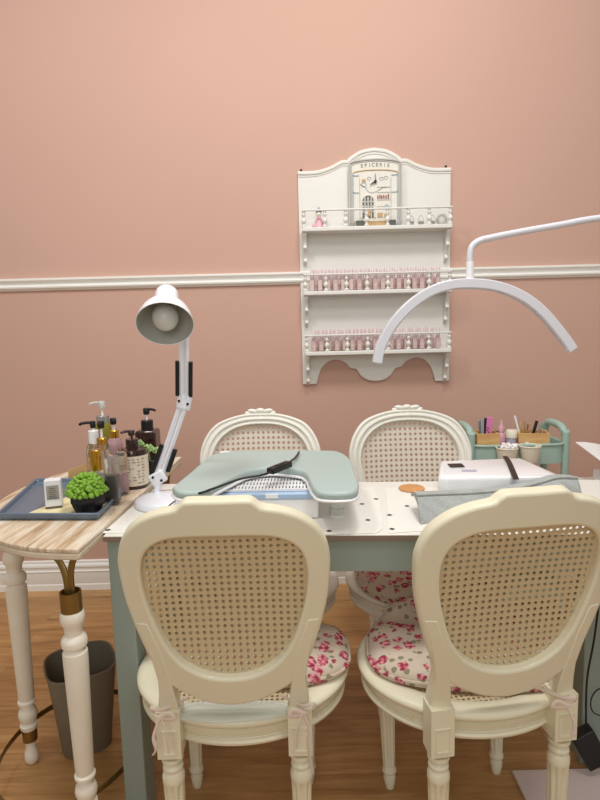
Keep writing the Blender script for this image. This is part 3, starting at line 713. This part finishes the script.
# ---------------------------------------------------------------- UV lamp, quilted pad
def uvlamp():
    z1 = .088
    a = onz(440, 461, TZ + z1); bb = onz(521, 458, TZ + z1); c = onz(578, 483, TZ + z1); d = onz(438, 476, TZ + z1)
    P = [a, bb, c, Vector((c.x - .03, 1.62, c.z)), Vector((d.x + .02, 1.64, d.z)), d]; ce = sum(P, Vector()) / len(P); ce.z = TZ + .0028
    t = thing('nail_lamp', 'large glossy white nail curing lamp unit with black strap over it', 'nail lamp', ce)
    def off(k): return [((p - ce).x * k, (p - ce).y * k) for p in P]
    b = MB(); L_ = []
    for k, z in ((.97, 0), (1.0, .008), (1.0, .05), (1.0, .075), (.985, z1 - .006), (.93, z1)): L_.append(b.loop([(x, y, z) for x, y in off(k)]))
    b.strips(L_); b.build('housing', M['white'], t, .012, bseg=3)
    q = onz(456, 467, TZ + z1) - ce; b = MB(); b.box((q.x, q.y, z1 + .003), (.045, .04, .002)); b.build('display', M['screw'], t, .001)
    b = MB()
    for i in range(3): q = onz(464 + 5 * i, 472, TZ + z1) - ce; b.box((q.x, q.y, z1 + .0028), (.014, .012, .0016))
    b.build('button', M['lilac'], t, .0005)
    b = MB(); pp = [onz(x, y, TZ + z1 + .005) - ce for x, y in ((505, 457), (509, 463), (512, 470), (516, 480))]; pp = [Vector((p.x, p.y, z1 + .0045)) for p in pp]
    b.tube(pp, (.001, .008), 4, flat=(0, 0, 1), smooth=4); b.build('strap', M['black'], t)
uvlamp()
# quilted cloth propped along the front of the lamp
def qpad():
    y0 = 1.50
    top = [(416, 494), (440, 493), (470, 492), (500, 489), (530, 484), (555, 477), (575, 477)]
    t = thing('quilted_mat', 'grey quilted cloth mat draped over the front of the white nail lamp', 'cloth', (0, 0, 0))
    T = [ony(x, y, y0 + .05 + .02 * math.sin(i)) for i, (x, y) in enumerate(top)]; T = crom(T, 6)
    b = MB(); L_ = []
    for p in T:
        fz = TZ + .004; w = .004 * math.sin(p.x * 40)
        sec = [(p.x, p.y + .07, p.z - .018), (p.x, p.y + .03, p.z - .002), (p.x, p.y, p.z + .002), (p.x, p.y - .022, p.z - .006), (p.x, p.y - .035 + w, p.z - .03), (p.x, p.y - .05 + w, (p.z + fz) / 2 - .005), (p.x, p.y - .062 + w, fz),
               (p.x, p.y - .045 + w, fz), (p.x, p.y - .03 + w, (p.z + fz) / 2), (p.x, p.y - .012, p.z - .022), (p.x, p.y + .03, p.z - .014), (p.x, p.y + .07, p.z - .028)]
        L_.append(b.loop(sec))
    b.strips(L_); b.build('cloth', M['quilt'], t, ang=80)
    b = MB(); b.tube([(p.x, p.y - .012, p.z + .001) for p in T], .0045, 6); b.build('binding', M['quilt'], t)
qpad()
p = onz(450, 489.5, TZ + .09); 
# ---------------------------------------------------------------- arc lamp
def arc_lamp():
    y = 1.86
    t = thing('arc_lamp', 'pearl white half-moon arc lamp on a curved arm reaching in from the right', 'lamp', (1.22, y, 0))
    O = Vector((1.22, y, 0))
    def q(px, py, yy=y): return ony(px, py, yy) - O
    c = q(474, 386); L_ = []
    l, r_, tpz = q(377, 362), q(572, 350), q(470, 284)
    pts = [(377, 363), (380, 348), (388, 331), (400, 315), (415, 301), (433, 290), (452, 284.5), (470, 283.5), (490, 285), (508, 290), (526, 299), (542, 312), (556, 328), (566, 341), (572, 350)]
    P = [q(x, yy) for x, yy in pts]
    b = MB(); b.tube(P, (.017, .015), 4, flat=(0, -1, 0), smooth=5); b.build('light_arc', M['arc'], t, .003)
    cen = (P[0] + P[-1]) / 2
    b = MB(); P2 = [p + (Vector((cen.x, 0, cen.z - .05)) - Vector((p.x, 0, p.z))).normalized() * .0155 for p in P]
    b.tube(P2[1:-1], (.012, .0015), 4, flat=(0, -1, 0), smooth=5); b.build('diffuser', M['ledge'], t)
    b = MB(); b.tube([q(470, 262), q(470, 281)], .0125, 18); b.build('socket', M['white'], t)
    b = MB(); b.tube([q(470, 268), q(470, 256), q(472, 247), q(479, 241), q(490, 238), q(520, 232), q(560, 225), q(600, 218), Vector((-.02, 0, q(640, 211).z)), Vector((0, 0, q(640, 211).z - .03)), Vector((0, 0, 1.4)), Vector((0, 0, .80))], .0105, 14, smooth=5); b.build('arm', M['arc'], t)
    b = MB(); b.lathe([(.06, .783), (.06, .80), (.02, .806), (.014, .82)], seg=28); b.build('clamp_base', M['arc'], t)
arc_lamp()

# ---------------------------------------------------------------- trolley behind
def cart():
    y = 2.62
    a, c = ony(463, 440, y), ony(556, 436, y)
    cx = (a.x + c.x) / 2; w = c.x - a.x
    zr = ony(510, 445, y - .12).z
    t = thing('trolley', 'seafoam green metal trolley with raised handles behind the table by the wall', 'trolley', (cx, y, 0))
    def tray(z, h, nm):
        d = .27; b = MB()
        r = .05
        def rr(k, ww, dd): 
            o = []
            for sx, sy, a0 in ((1, 1, 0), (-1, 1, 90), (-1, -1, 180), (1, -1, 270)):
                for i in range(7): an = math.radians(a0 + 15 * i); o.append((sx * (ww / 2 - r) + r * math.cos(an) * k, sy * (dd / 2 - r) + r * math.sin(an) * k))
            return o
        out = rr(1, w - .02, d); inn = rr(.93, w - .026, d - .006)
        L_ = [b.loop([(x, yy, zz) for x, yy in q]) for q, zz in ((out, z - h), (out, z), (inn, z), (inn, z - h + .004))]
        b.strips(L_); b.build(nm, M['teal'], t)
        b = MB(); q = [(x * 1.005, yy * 1.005, z) for x, yy in out]; q.append(q[0]); b.tube(q, .006, 8); b.build('tray_rim', M['teal'], t)
    tray(zr, .085, 'top_tray'); tray(.46, .08, 'middle_tray'); tray(.2, .08, 'bottom_tray')
    ht = ony(510, 425, y).z
    for sx in (-1, 1):
        b = MB(); X = sx * (w / 2 - .006)
        b.tube([(X, -.11, .07), (X, -.11, ht - .08), (X, -.10, ht - .03), (X, -.06, ht), (X, .06, ht), (X, .10, ht - .03), (X, .11, ht - .08), (X, .11, .07)], .0165, 12, smooth=4); b.build('handle_frame', M['teal'], t)
        for sy in (-1, 1):
            b = MB(); b.lathe([(.027, -.012), (.03, -.006), (.03, .006), (.027, .012)], (X, sy * .11, .03), 20, Vector((1, 0, 0))); b.build('caster', M['dark'], t)
            b = MB(); b.cyl((X, sy * .11, .055), (X, sy * .11, .075), .01); b.build('caster_stem', M['greyp'], t)
    zf = zr - .081
    def local(px, yy): return ony(px, 440, yy).x
    # wooden organisers
    def wbox(label, px, yy, ww, dd, hh, rz):
        p = Vector((local(px, yy), yy, zf + .001)); t2 = thing('wooden_organizer', label, 'box', p, rz)
        b = MB(); b.box((0, 0, .003), (ww, dd, .006)); b.build('bottom', M['pine'], t2)
        for (x, yv, a, c_) in ((0, -dd / 2 + .004, ww, .008), (0, dd / 2 - .004, ww, .008)): b = MB(); b.box((x, yv, hh / 2), (a, c_, hh)); b.build('long_side', M['pine'], t2, .001)
        for x in (-ww / 2 + .004, ww / 2 - .004): b = MB(); b.box((x, 0, hh / 2), (.008, dd - .017, hh)); b.build('end_panel', M['pine'], t2, .001)
        b = MB(); b.box((0, 0, hh * .45), (.006, dd - .017, hh * .85)); b.build('divider', M['pine'], t2)
        return p
    hb = ony(486, 432, 2.56).z - zf
    wbox('small light wooden organizer box at the left of the trolley', 485, 2.56, .10, .10, hb, 0)
    hb2 = ony(535, 432, 2.56).z - zf
    wbox('longer light wooden organizer box at the right of the trolley', 532, 2.57, .13, .10, hb2, math.radians(-12))
    # things standing in the organisers
    def stick(name, label, cat, px, py0, py1, yy, rx, ry, m, lean=0, grp=None, cap=None):
        top = ony(px, py1, yy); z0 = zf + .008; h = top.z - z0
        t2 = thing(name, label, cat, (top.x - lean * h, yy, z0))
        R_ = Matrix.Rotation(lean, 3, 'Y')
        b = MB(); b.prism([(-rx, -ry), (rx, -ry), (rx, ry), (-rx, ry)], lambda x, y_: R_ @ Vector((x, y_, 0)), lambda x, y_: R_ @ Vector((x, y_, h))); b.build('body', M[m], t2, min(rx, ry) * .5)
        if cap: b = MB(); b.lathe([(rx * 1.1, h * .72), (rx * 1.2, h * .8), (rx * .5, h * 1.0)], seg=12, axis=R_ @ Vector((0, 0, 1))); b.build('tip', M[cap], t2)
        return t2
    stick('nail_file', 'pale grey nail file leaning at the far left of the trolley box', 'nail file', 479, 0, 420, 2.56, .006, .002, 'silver', -.12)
    stick('nail_file', 'wide grey nail file standing in the left wooden organizer', 'nail file', 482.5, 0, 418.5, 2.55, .007, .002, 'greyp', 0)
    stick('nail_file', 'black nail file between the grey one and the pink one', 'nail file', 485.5, 0, 418, 2.56, .006, .002, 'dark', .03)
    pk = stick('nail_file', 'bright pink nail file with dark writing in the left wooden organizer', 'nail file', 490, 0, 417, 2.545, .013, .003, 'pink', .06)
    b = MB()
    for i in range(7): b.box((.002 + .004 * math.sin(i * 2.1), -.0036, .09 + i * .009), (.011, .0008, .0026), M4=Matrix.Rotation(.5 * (-1) ** i, 3, 'Y'))
    b.build('script_print', M['screw'], pk)
    def bottle_at(name, label, px, yy, prof, m, capm, capprof):
        x = local(px, yy); t2 = thing(name, label, 'bottle', (x, yy, zf + .001))
        b = MB(); b.lathe(prof, seg=20); b.build('bottle', M[m], t2)
        b = MB(); b.lathe(capprof, seg=20); b.build('cap', M[capm], t2)
    hz_ = ony(501, 420, 2.62).z - zf
    bottle_at('pump_bottle', 'pale pink bottle with pointed cap in the middle of the trolley', 501, 2.62, [(.022, 0), (.023, .004), (.023, hz_ * .55), (.012, hz_ * .66)], 'palepink', 'palepink', [(.013, hz_ * .66), (.014, hz_ * .8), (.006, hz_ * .88), (.005, hz_)])
    hz2 = ony(511, 433, 2.57).z - zf
    bottle_at('lidded_jar', 'lilac and white lidded jar between the two organizers', 511.5, 2.575, [(.022, 0), (.023, .004), (.023, hz2 * .82)], 'lilac', 'cup', [(.026, hz2 * .82), (.026, hz2 * 1.05), (.022, hz2 * 1.1), (.001, hz2 * 1.1)])
    bottle_at('small_bottle', 'small black capped bottle beside the pink nail file', 496, 2.57, [(.012, 0), (.012, hz2 * .75)], 'pinkliq', 'black', [(.011, hz2 * .75), (.011, hz2 * 1.08), (.001, hz2 * 1.08)])
    # brushes
    wb = stick('brush', 'long white handled brush leaning to the left above the trolley', 'brush', 514.5, 0, 414, 2.58, .004, .004, 'white', -.28)
    for i, (px, py, ln, mm, lb) in enumerate(((520.5, 422, -.1, 'tan', 'thin tan brush upright in the right organizer'), (525, 421, .02, 'oak', 'brown wooden brush in the middle of the right organizer'), (528, 424, .1, 'redbrown', 'short reddish brush in the right organizer'), (530.5, 423, -.04, 'tan', 'light wooden pusher stick in the right organizer'))):
        stick('brush', lb, 'brush', px, 0, py, 2.57, .0035, .0035, mm, ln, cap='oak')
    stick('makeup_brush', 'thick black brush leaning right in the right organizer', 'brush', 537, 0, 419.5, 2.58, .006, .006, 'black', .25)
    stick('tweezers', 'silver tweezers beside the thick black brush', 'tweezers', 541, 0, 424, 2.585, .004, .003, 'silver', .2)
    # cream cups hooked on the front rail
    for px, lb, full in ((507, 'cream plastic cup of cotton hooked on the trolley front', True), (530, 'empty cream plastic cup hooked on the trolley front', False)):
        yy = y - .165; tpv = ony(px, 447 if full else 445, yy); h = .075; x = tpv.x
        t2 = thing('hanging_cup', lb, 'cup', (x, yy, tpv.z - h))
        b = MB(); b.lathe([(.001, .002), (.034, .0), (.036, .004), (.045, h - .006), (.048, h - .004), (.047, h), (.043, h), (.034, .006), (.001, .005)], seg=28, caps=False); b.build('cup', M['cup'], t2)
        b = MB(); b.tube([(0, .03, h - .01), (0, .034, h + .004), (0, .05, zr - (tpv.z - h) + .009)], (.002, .008), 6, flat=(0, 0, 1)); b.build('hook', M['cup'], t2)
        if full:
            b = MB()
            for k in range(26):
                an = random.uniform(0, 6.28); rr_ = .038 * random.random() ** .5; b.ell((rr_ * math.cos(an), rr_ * math.sin(an), h - .004 + random.uniform(0, .014)), (.009, .008, .007), 8)
            tag(b.build('cotton_balls', M['cotton'], loc=(x, yy, tpv.z - h + .002)), 'white cotton wads heaped in the hooked cream cup', 'cotton', kind='stuff')
cart()

# magazine and black gadget at the right edge
t = thing('magazine', 'open magazine page with printed text at the right edge, corner lifted', 'magazine', (1.185, 2.035, .7815), math.radians(8))
b = MB(); L_ = []
for i in range(9):
    x = -.15 + .3 * i / 8; z = .092 + .03 * math.cos(i / 8 * PI) ; L_.append(b.loop([(x, -.1, z - .03), (x, .1, z + .02), (x, .1, z + .0225), (x, -.1, z - .0275)]))
b.strips(L_); b.build('page', M['paper'], t)
b = MB(); b.box((.02, 0, .02), (.2, .18, .04)); b.build('page_block', M['paper'], t, .002)
b = MB()
for j in range(9):
    for i in range(6):
        x = -.02 + i * .026; zz = .092 + .03 * math.cos((x + .15) / .3 * PI); u_ = -.07 + j * .017; b.box((x, u_, zz - .005 + .25 * u_ + .002), (.022, .004, .001))
b.build('print_lines', M['greyp'], t)
tag(MB().box((0, 0, .016), (.09, .05, .032)).build('card_reader', M['black'], bev=.004, loc=(1.065, 1.80, .781)), 'small black device on the white side table at the right edge', 'device')

# ---------------------------------------------------------------- console
CZ = .86
def console():
    tipv = onz(79, 549, CZ); L = .98; a_ = .42
    t = thing('console_table', 'half-round console with weathered plank top and white turned legs, left of the table', 'table', (tipv.x, tipv.y, 0), TR)
    def outline(k, dx=0):
        pts = [(0 + dx, .0), (-.03, -.0)]
        for i in range(1, 32):
            a = PI * i / 32; sn = math.sin(a) ** .92; pts.append((-.02 - (a_) * sn * k, L / 2 - (L / 2) * math.cos(a) * (1 - (1 - k) * .4)))
        pts += [(-.03, L), (dx, L)]
        return pts
    b = MB(); b.prism(outline(1), lambda x, y: (x, y, CZ - .012), lambda x, y: (x, y, CZ)); b.build('tabletop', M['weathered'], t, .003)
    b = MB(); b.prism(outline(1.0, .0), lambda x, y: (x * .995, y, CZ - .030), lambda x, y: (x * .995, y, CZ - .0122)); b.build('edge_band', M['whitewash'], t, .004)
    iT = lambda p: Matrix.Rotation(-TR, 3, 'Z') @ (p - Vector((tipv.x, tipv.y, 0)))
    # turned legs
    def leg(x, y, z1, co=0):
        pr = [(.014, 0), (.019, .006), (.022, .02), (.020, .04), (.015, .055), (.016, .075), (.018, .082)]
        b = MB(); b.lathe(pr, (x, y, 0), 24)
        b.lathe([(.022, .118), (.026, .124), (.027, .135), (.020, .142), (.026, .155), (.029, .17), (.026, .185), (.019, .196), (.019, .205), (.027, .21), (.027, .217), (.022, .222), (.024, .23), (.0315, z1 - co - .13), (.031, z1 - co - .115), (.024, z1 - co - .11), (.023, z1 - co - .105), (.0315, z1 - co - .098), (.033, z1 - co - .085), (.030, z1 - co - .075), (.022, z1 - co - .068), (.023, z1 - co - .045), (.029, z1 - co - .035), (.031, z1 - co - .02), (.029, z1 - co - .008), (.024, z1 - co), (.024, z1)], (x, y, 0), 28)
        lg = b.build('leg', M['legpaint'], t)
        b = MB(); b.lathe([(.0225, .08), (.0225, .12)], (x, y, 0), 24); b.build('ferrule', M['brass'], lg)
    fl = iT(Vector((-.899, 1.712, 0))); leg(fl.x, fl.y, CZ - .030, .115)

    for yy in (.05, L - .05):
        x = -.055; zt = .725
        leg(x, yy, zt - .045)
        b = MB(); b.lathe([(.0265, zt - .05), (.0265, zt + .003), (.022, zt + .003), (.022, zt - .01)], (x, yy, 0), 28); b.build('brass_collar', M['brass'], t)
        for ax, ay in ((-.085, .03), (.034, .0)):
            b = MB(); b.tube([(x + .006 * (1 if ax > 0 else -1), yy, zt - .01), (x + ax * .12, yy + ay * .1, zt + .04), (x + ax * .35, yy + ay * .4, zt + .08), (x + ax * .8, yy + ay * .8, zt + .104), (x + ax * 1.3, yy + ay * 1.2, zt + .112)], (.005, .009), 6, flat=(0, 1, 0), smooth=5); b.build('brass_fork', M['brass'], t)
    # brass ring stretcher
    pts = [iT(onz(x, y, .1)) for x, y in ((52, 700), (30, 715), (14, 742), (16, 775), (26, 800), (45, 845), (95, 800), (118, 765))]
    c0 = iT(Vector((-.76, 1.80, 0)))
    cc = iT(Vector((-.735, 1.665, .1))); R0 = .208
    b = MB(); b.tube([(cc.x + R0 * math.cos(a), cc.y + R0 * 1.25 * math.sin(a), .098 + .0 * math.sin(a)) for a in [2 * PI * i / 48 for i in range(49)]], (.010, .0025), 8, flat=(0, 0, 1)); b.build('brass_hoop', M['brass'], t)
    return iT
console()
# ---------------------------------------------------------------- tray and its contents
def tray():
    z = CZ + .001
    a, b_, c_, d_ = onz(-4, 521, z), onz(99, 521, z), onz(136, 484, z), onz(36, 484, z)
    ce = (a + b_ + c_ + d_) / 4
    t = thing('serving_tray', 'slate blue rectangular tray with raised rims on the console table', 'tray', (ce.x, ce.y, z))
    P = [p - ce for p in (a, b_, c_, d_)]
    b = MB(); L_ = []
    def k(s, zz): return b.loop([(p.x * s, p.y * s, zz) for p in P])
    L_ = [k(.95, 0), k(1.0, .018), k(1.0, .022), k(.96, .022), k(.93, .006)]; b.strips(L_); b.build('tray_body', M['tray'], t, .003)
    b = MB(); b.prism([(P[0].x * .5 , P[0].y * .86), (P[1].x * .86, P[1].y * .86), (P[2].x * .86, P[2].y * .86), (P[2].x * .2, P[2].y * .86)], lambda x, y: (x, y, .0062), lambda x, y: (x, y, .0072)); b.build('lemon_liner', M['lemon'], t)
    return z + .0075
ZT = tray()
# small carton
p = onz(52, 509, ZT); hb = ony(50, 481, p.y).z - ZT
t = thing('small_carton', 'small white printed carton standing on the tray left of the succulent', 'box', (p.x, p.y + .02, ZT), math.radians(16))
b = MB(); b.box((0, 0, hb / 2), (.045, .035, hb)); b.build('carton', M['boxwhite'], t, .001)
b = MB(); b.box((0, -.0178, hb * .58), (.034, .0006, hb * .5)); b.build('front_panel', M['silver'], t)
b = MB()
for i in range(6): b.box((-.001, -.0183, hb * (.38 + .07 * i)), (.022 - .003 * (i % 3), .0005, .002))
b.build('print_lines', M['labelink'], t); b = MB(); b.box((0, -.0179, .004), (.046, .0008, .006)); b.build('base_band', M['labelink'], t)
# wooden box lid behind
p = onz(72, 492, ZT); q = ony(78, 466, p.y + .12)
t = thing('wooden_holder', 'golden wooden curved holder standing behind the carton on the tray', 'box', (p.x + .01, p.y + .11, ZT), math.radians(-20))
b = MB(); b.prism([(-.075, 0), (.06, 0), (.06, .085), (.035, .08), (0, .066), (-.04, .052), (-.075, .04)], lambda x, z: (x, -.005, z), lambda x, z: (x, .005, z)); b.build('side_panel', M['pine'], t, .001)
b = MB(); b.prism([(-.075, 0), (.06, 0), (.06, .085), (.035, .08), (0, .066), (-.04, .052), (-.075, .04)], lambda x, z: (x, .06, z), lambda x, z: (x, .07, z)); b.build('side_panel', M['pine'], t, .001)
b = MB(); b.box((-.007, .0325, .005), (.135, .055, .01)); b.build('base', M['pine'], t)
# succulent
p = onz(84, 515, ZT); t = thing('potted_succulent', 'bushy green succulent in a black faceted pot on the tray corner', 'plant', (p.x, p.y + .035, ZT))
b = MB(); b.lathe([(.030, 0), (.038, .006), (.050, .036), (.048, .052), (.044, .052), (.042, .046), (.001, .046)], seg=8, caps=False); b.build('pot', M['black'], t, .001, ang=20)
b = MB()
for k in range(330):
    u_ = random.random(); an = random.uniform(0, 2 * PI); el_ = math.asin(.05 + .95 * u_) * 1.0
    r_ = .052; d = Vector((math.cos(an) * math.cos(el_), math.sin(an) * math.cos(el_), math.sin(el_)))
    c_ = Vector((0, 0, .054)) + Vector((d.x * .053, d.y * .053, d.z * .054)) * random.uniform(.8, 1.02)
    b.ell(c_, (.0075, .0062, .0088), 6, d.to_track_quat('Z', 'Y').to_matrix() @ Matrix.Rotation(random.uniform(.3, 1.0), 3, 'X'))
b.build('leaves', M['leaf'], t, ang=80)
# bottles
def bottle(name, label, px, pyb, pyt, prof, m, neck=None, nm='gold', pump=None, liquid=None, lab=None, sq=False, wr=1.0, zb=None, dy=0, extra=None):
    zb = ZT if zb is None else zb
    p = onz(px, pyb, zb); p.y += dy; h = ony(px, pyt, p.y).z - zb
    t = thing(name, label, 'bottle', (ony(px, (pyb + pyt) / 2, p.y).x, p.y, zb))
    if sq:
        b = MB(); L_ = []
        for r, z in prof: L_.append(b.loop([(x * r, y * r, z * h) for x, y in ((-1, -1), (1, -1), (1, 1), (-1, 1))]))
        b.strips(L_); b.build('bottle', M[m], t, .006, bseg=3)
    else:
        b = MB(); b.lathe([(r, z * h) for r, z in prof], seg=28); b.build('bottle', M[m], t)
    if liquid:
        lm, zt = liquid; b = MB(); b.lathe([(r * .93, min(z, zt) * h + .002) for r, z in prof if z <= zt] + [(max(r for r, z in prof) * .93, zt * h)], seg=24); b.build('liquid', M[lm], t)
    if neck: b = MB(); b.lathe([(neck[0], neck[1] * h), (neck[0], neck[2] * h), (neck[0] * .9, neck[2] * h + .002), (.002, neck[2] * h + .002)], seg=24); b.build('collar', M[nm], t)
    if pump:
        pm, pr_, z0, sx, stemm = pump
        b = MB(); b.lathe([(.004, z0 * h), (.004, h * .93)], seg=12); b.build('pump_stem', M[stemm], t)
        b = MB(); b.lathe([(pr_ * .8, h * .9), (pr_, h * .925), (pr_, h * .985), (pr_ * .8, h)], seg=18); 
        b.tube([(0, 0, h * .975), (sx * .018, -.004, h * .98), (sx * .034, -.008, h * .972), (sx * .040, -.009, h * .955)], (.0045, .005), 8, smooth=3); b.build('pump_head', M[pm], t)
    if lab:
        r, z0, z1 = lab
        b = MB(); b.lathe([(r, z0 * h), (r, z1 * h)], seg=36, caps=False); b.build('label', M['label'], t)
        b = MB(); nl = 9
        for i in range(nl):
            zz = (z0 + (z1 - z0) * (.1 + .8 * i / (nl - 1))) * h
            for k in range(7):
                if random.random() < .2: continue
                a0 = math.radians(-150 + k * 18); a1 = a0 + math.radians(random.uniform(6, 14))
                b.tube([((r + .0006) * math.cos(a), (r + .0006) * math.sin(a), zz) for a in (a0, (a0 + a1) / 2, a1)], .0008, 4)
        b.build('label_text', M['labelink'], t)
    return t, h
body = [(.026, 0), (.028, .03), (.028, .55), (.024, .64), (.014, .70), (.013, .74)]
bottle('pump_bottle', 'tall olive green bottle with clear pump, at the back of the tray', 104, 474, 401, [(.027, 0), (.029, .03), (.029, .60), (.026, .68), (.02, .72)], 'olive', (.022, .70, .80), 'silver', ('clear', .012, .78, -1, 'white'))
bottle('pump_bottle', 'clear pump bottle with white collar and dark spout, leftmost of the group', 95, 489, 421, [(.025, 0), (.027, .03), (.027, .52), (.022, .64), (.014, .70)], 'glassb', (.016, .68, .86), 'white', ('black', .009, .8, -1, 'white'))
bottle('spray_bottle', 'clear pink-tinted bottle with gold collar and black pump, at the back', 115, 480, 418, body, 'pinkliq', (.016, .62, .80), 'gold', ('black', .011, .8, .2, 'white'))
bottle('spray_bottle', 'clear bottle with gold collar and black pump behind the gold capped bottle', 103, 492, 421, body, 'glassb', (.016, .60, .76), 'gold', ('black', .011, .76, -.1, 'white'))
bottle('cosmetic_bottle', 'clear bottle with a plain gold cap, directly behind the succulent', 97, 503, 449, [(.023, 0), (.025, .03), (.025, .52), (.018, .60), (.013, .62)], 'glassb', (.0165, .62, .98), 'gold', liquid=('ink', .42))
bottle('cosmetic_bottle', 'tall narrow square bottle half full of dark liquid, beside the gold capped bottle', 113, 502, 455, [(.017, 0), (.017, .03), (.017, .95), (.013, 1.0)], 'glassb', liquid=None, sq=True)
bottle('cosmetic_bottle', 'dark liquid filled square bottle at the right rim of tray', 112.5, 503, 470, [(.0165, 0), (.0172, .03), (.0172, 1.0)], 'ink', sq=True, dy=-.001) if False else None
p = onz(113, 502, ZT)
bpy.data.objects['cosmetic_bottle.001'].location.y += 0
tt = bpy.data.objects['cosmetic_bottle.001']; b = MB(); b.box((0, 0, .044), (.0322, .0322, .084)); b.build('liquid', M['ink'], tt, .003)
bottle('cosmetic_bottle', 'slim clear bottle with pink liquid at the far right corner of the tray', 122, 492, 452, [(.018, 0), (.019, .03), (.019, .9), (.016, 1.0)], 'glassb', sq=False, liquid=('pinkliq', .5))
# big bottles behind the tray on the console
bottle('soap_dispenser', 'dark amber pump bottle with large cream text label', 133, 486, 430, [(.046, 0), (.049, .03), (.049, .60), (.045, .67), (.028, .70)], 'amber', (.021, .69, .84), 'amber', ('amber', .011, .8, -.8, 'amber'), lab=(.0496, .06, .58), zb=CZ + .001)
bottle('soap_dispenser', 'tall plain black square pump bottle standing behind the labelled one', 148, 470, 408, [(.036, 0), (.038, .03), (.038, .62), (.035, .66), (.018, .665)], 'amber', (.022, .64, .80), 'black', ('black', .012, .8, .9, 'white'), sq=True, zb=CZ + .001)
p = onz(153, 481, CZ); t = thing('small_succulent', 'little pale green rosette plant in a black pot beside the labelled bottle', 'plant', (p.x, p.y, CZ + .001))
b = MB(); b.lathe([(.022, 0), (.029, .075), (.027, .077), (.024, .068), (.001, .068)], seg=20, caps=False); b.build('pot', M['black'], t)
for (ox, oy, oz, s_) in ((-.008, -.012, .112, 1.35), (-.042, -.004, .13, 1.1), (.022, .008, .1, 1.0)):
    b = MB()
    for lay in range(3):
        for k in range(7 - lay):
            an = 2 * PI * k / (7 - lay) + lay; r_ = (.014 - .004 * lay) * s_
            b.ell((ox + r_ * math.cos(an), oy + r_ * math.sin(an), oz + .005 * lay), (.008 * s_, .005 * s_, .003), 8, Matrix.Rotation(an, 3, 'Z') @ Matrix.Rotation(-.5 - .3 * lay, 3, 'Y'))
    b.tube([(ox * .3, oy * .3, .06), (ox, oy, oz)], .003, 6); b.build('rosette', M['paleleaf'], t, ang=80)

# ---------------------------------------------------------------- bin, floor pad, adapter
def binn():
    t = thing('waste_bin', 'dark taupe plastic waste bin on the floor behind the console leg', 'bin', (-.755, 1.80, 0), math.radians(28))
    def sq(r, n=3.4, k=40):
        o = []
        for i in range(k):
            a = 2 * PI * i / k; ca, sa = math.cos(a), math.sin(a); o.append((abs(ca) ** (2 / n) * (1 if ca > 0 else -1) * r, abs(sa) ** (2 / n) * (1 if sa > 0 else -1) * r))
        return o
    b = MB(); L_ = []
    for r, z in ((.075, 0), (.078, .004), (.108, .285), (.111, .287), (.111, .293), (.106, .293), (.076, .008)): L_.append(b.loop([(x, y, z) for x, y in sq(r)]))
    b.strips(L_); b.build('bin_body', M['taupe'], t)
    b = MB(); q = [(x, y, .292) for x, y in sq(.110)]; q.append(q[0]); b.tube(q, .0022, 6); b.build('rim', M['taupe'], t)
binn()
p = onz(512, 770, .012)
tag(MB().box((.22, -.2, .006), (.44, .40, .012)).build('foot_mat', M['padpink'], bev=.003, loc=(p.x, p.y, .0005)), 'pale pink board on the floor beside the front right chair legs', 'board')
def adapter():
    y = 1.585
    t = thing('power_adapter', 'black power adapter hanging on its cord beside the right table leg', 'adapter', (0, 0, 0))
    b = MB(); c = ony(589, 747, y); b.box(c, (.068, .04, .118), M4=Matrix.Rotation(math.radians(-28), 3, 'Y')); b.build('brick', M['black'], t, .004)
    b = MB(); b.tube([ony(601, 560, y), ony(599, 600, y), ony(594, 640, y), ony(587, 680, y), ony(586, 722, y), ony(586, 730, y)], .003, 8, smooth=6); b.build('cord', M['black'], t)
    b = MB(); b.tube([ony(606, 688, y), ony(597, 690, y), ony(591, 700, y), ony(593, 712, y), ony(606, 720, y), ony(612, 745, y), ony(600, 760, y)], .002, 8, smooth=6); b.build('loop_cord', M['black'], t)
adapter()

# ---------------------------------------------------------------- light
w = bpy.data.worlds.new('world'); sc.world = w; w.use_nodes = True
w.node_tree.nodes['Background'].inputs[0].default_value = (1.0, .97, .9, 1); w.node_tree.nodes['Background'].inputs[1].default_value = .38
def area(name, loc, target, size, power, col=(1, .975, .945)):
    l = bpy.data.lights.new(name, 'AREA'); l.size = size; l.energy = power; l.color = col
    o = bpy.data.objects.new(name, l); C.objects.link(o); o.location = loc
    o.rotation_euler = (Vector(target) - Vector(loc)).to_track_quat('-Z', 'Y').to_euler()
area('ceiling_light_over_table', (.35, 1.3, 3.7), (.3, 2.0, 0.4), .45, 30)
area('ceiling_light_by_wall', (.8, 2.1, 3.9), (.7, 2.5, 0), .3, 4)
area('ceiling_light_left', (-1.1, 1.25, 3.5), (-.9, 2.2, 0.4), .4, 22)
area('ceiling_light_room', (.6, .3, 3.3), (.2, 2.0, .8), .6, 16)
area('fill_light_behind', (-.3, -1.8, 2.4), (0, 1.8, 1.0), 1.6, 26)  # added fill light behind the camera, brightens the chair backs
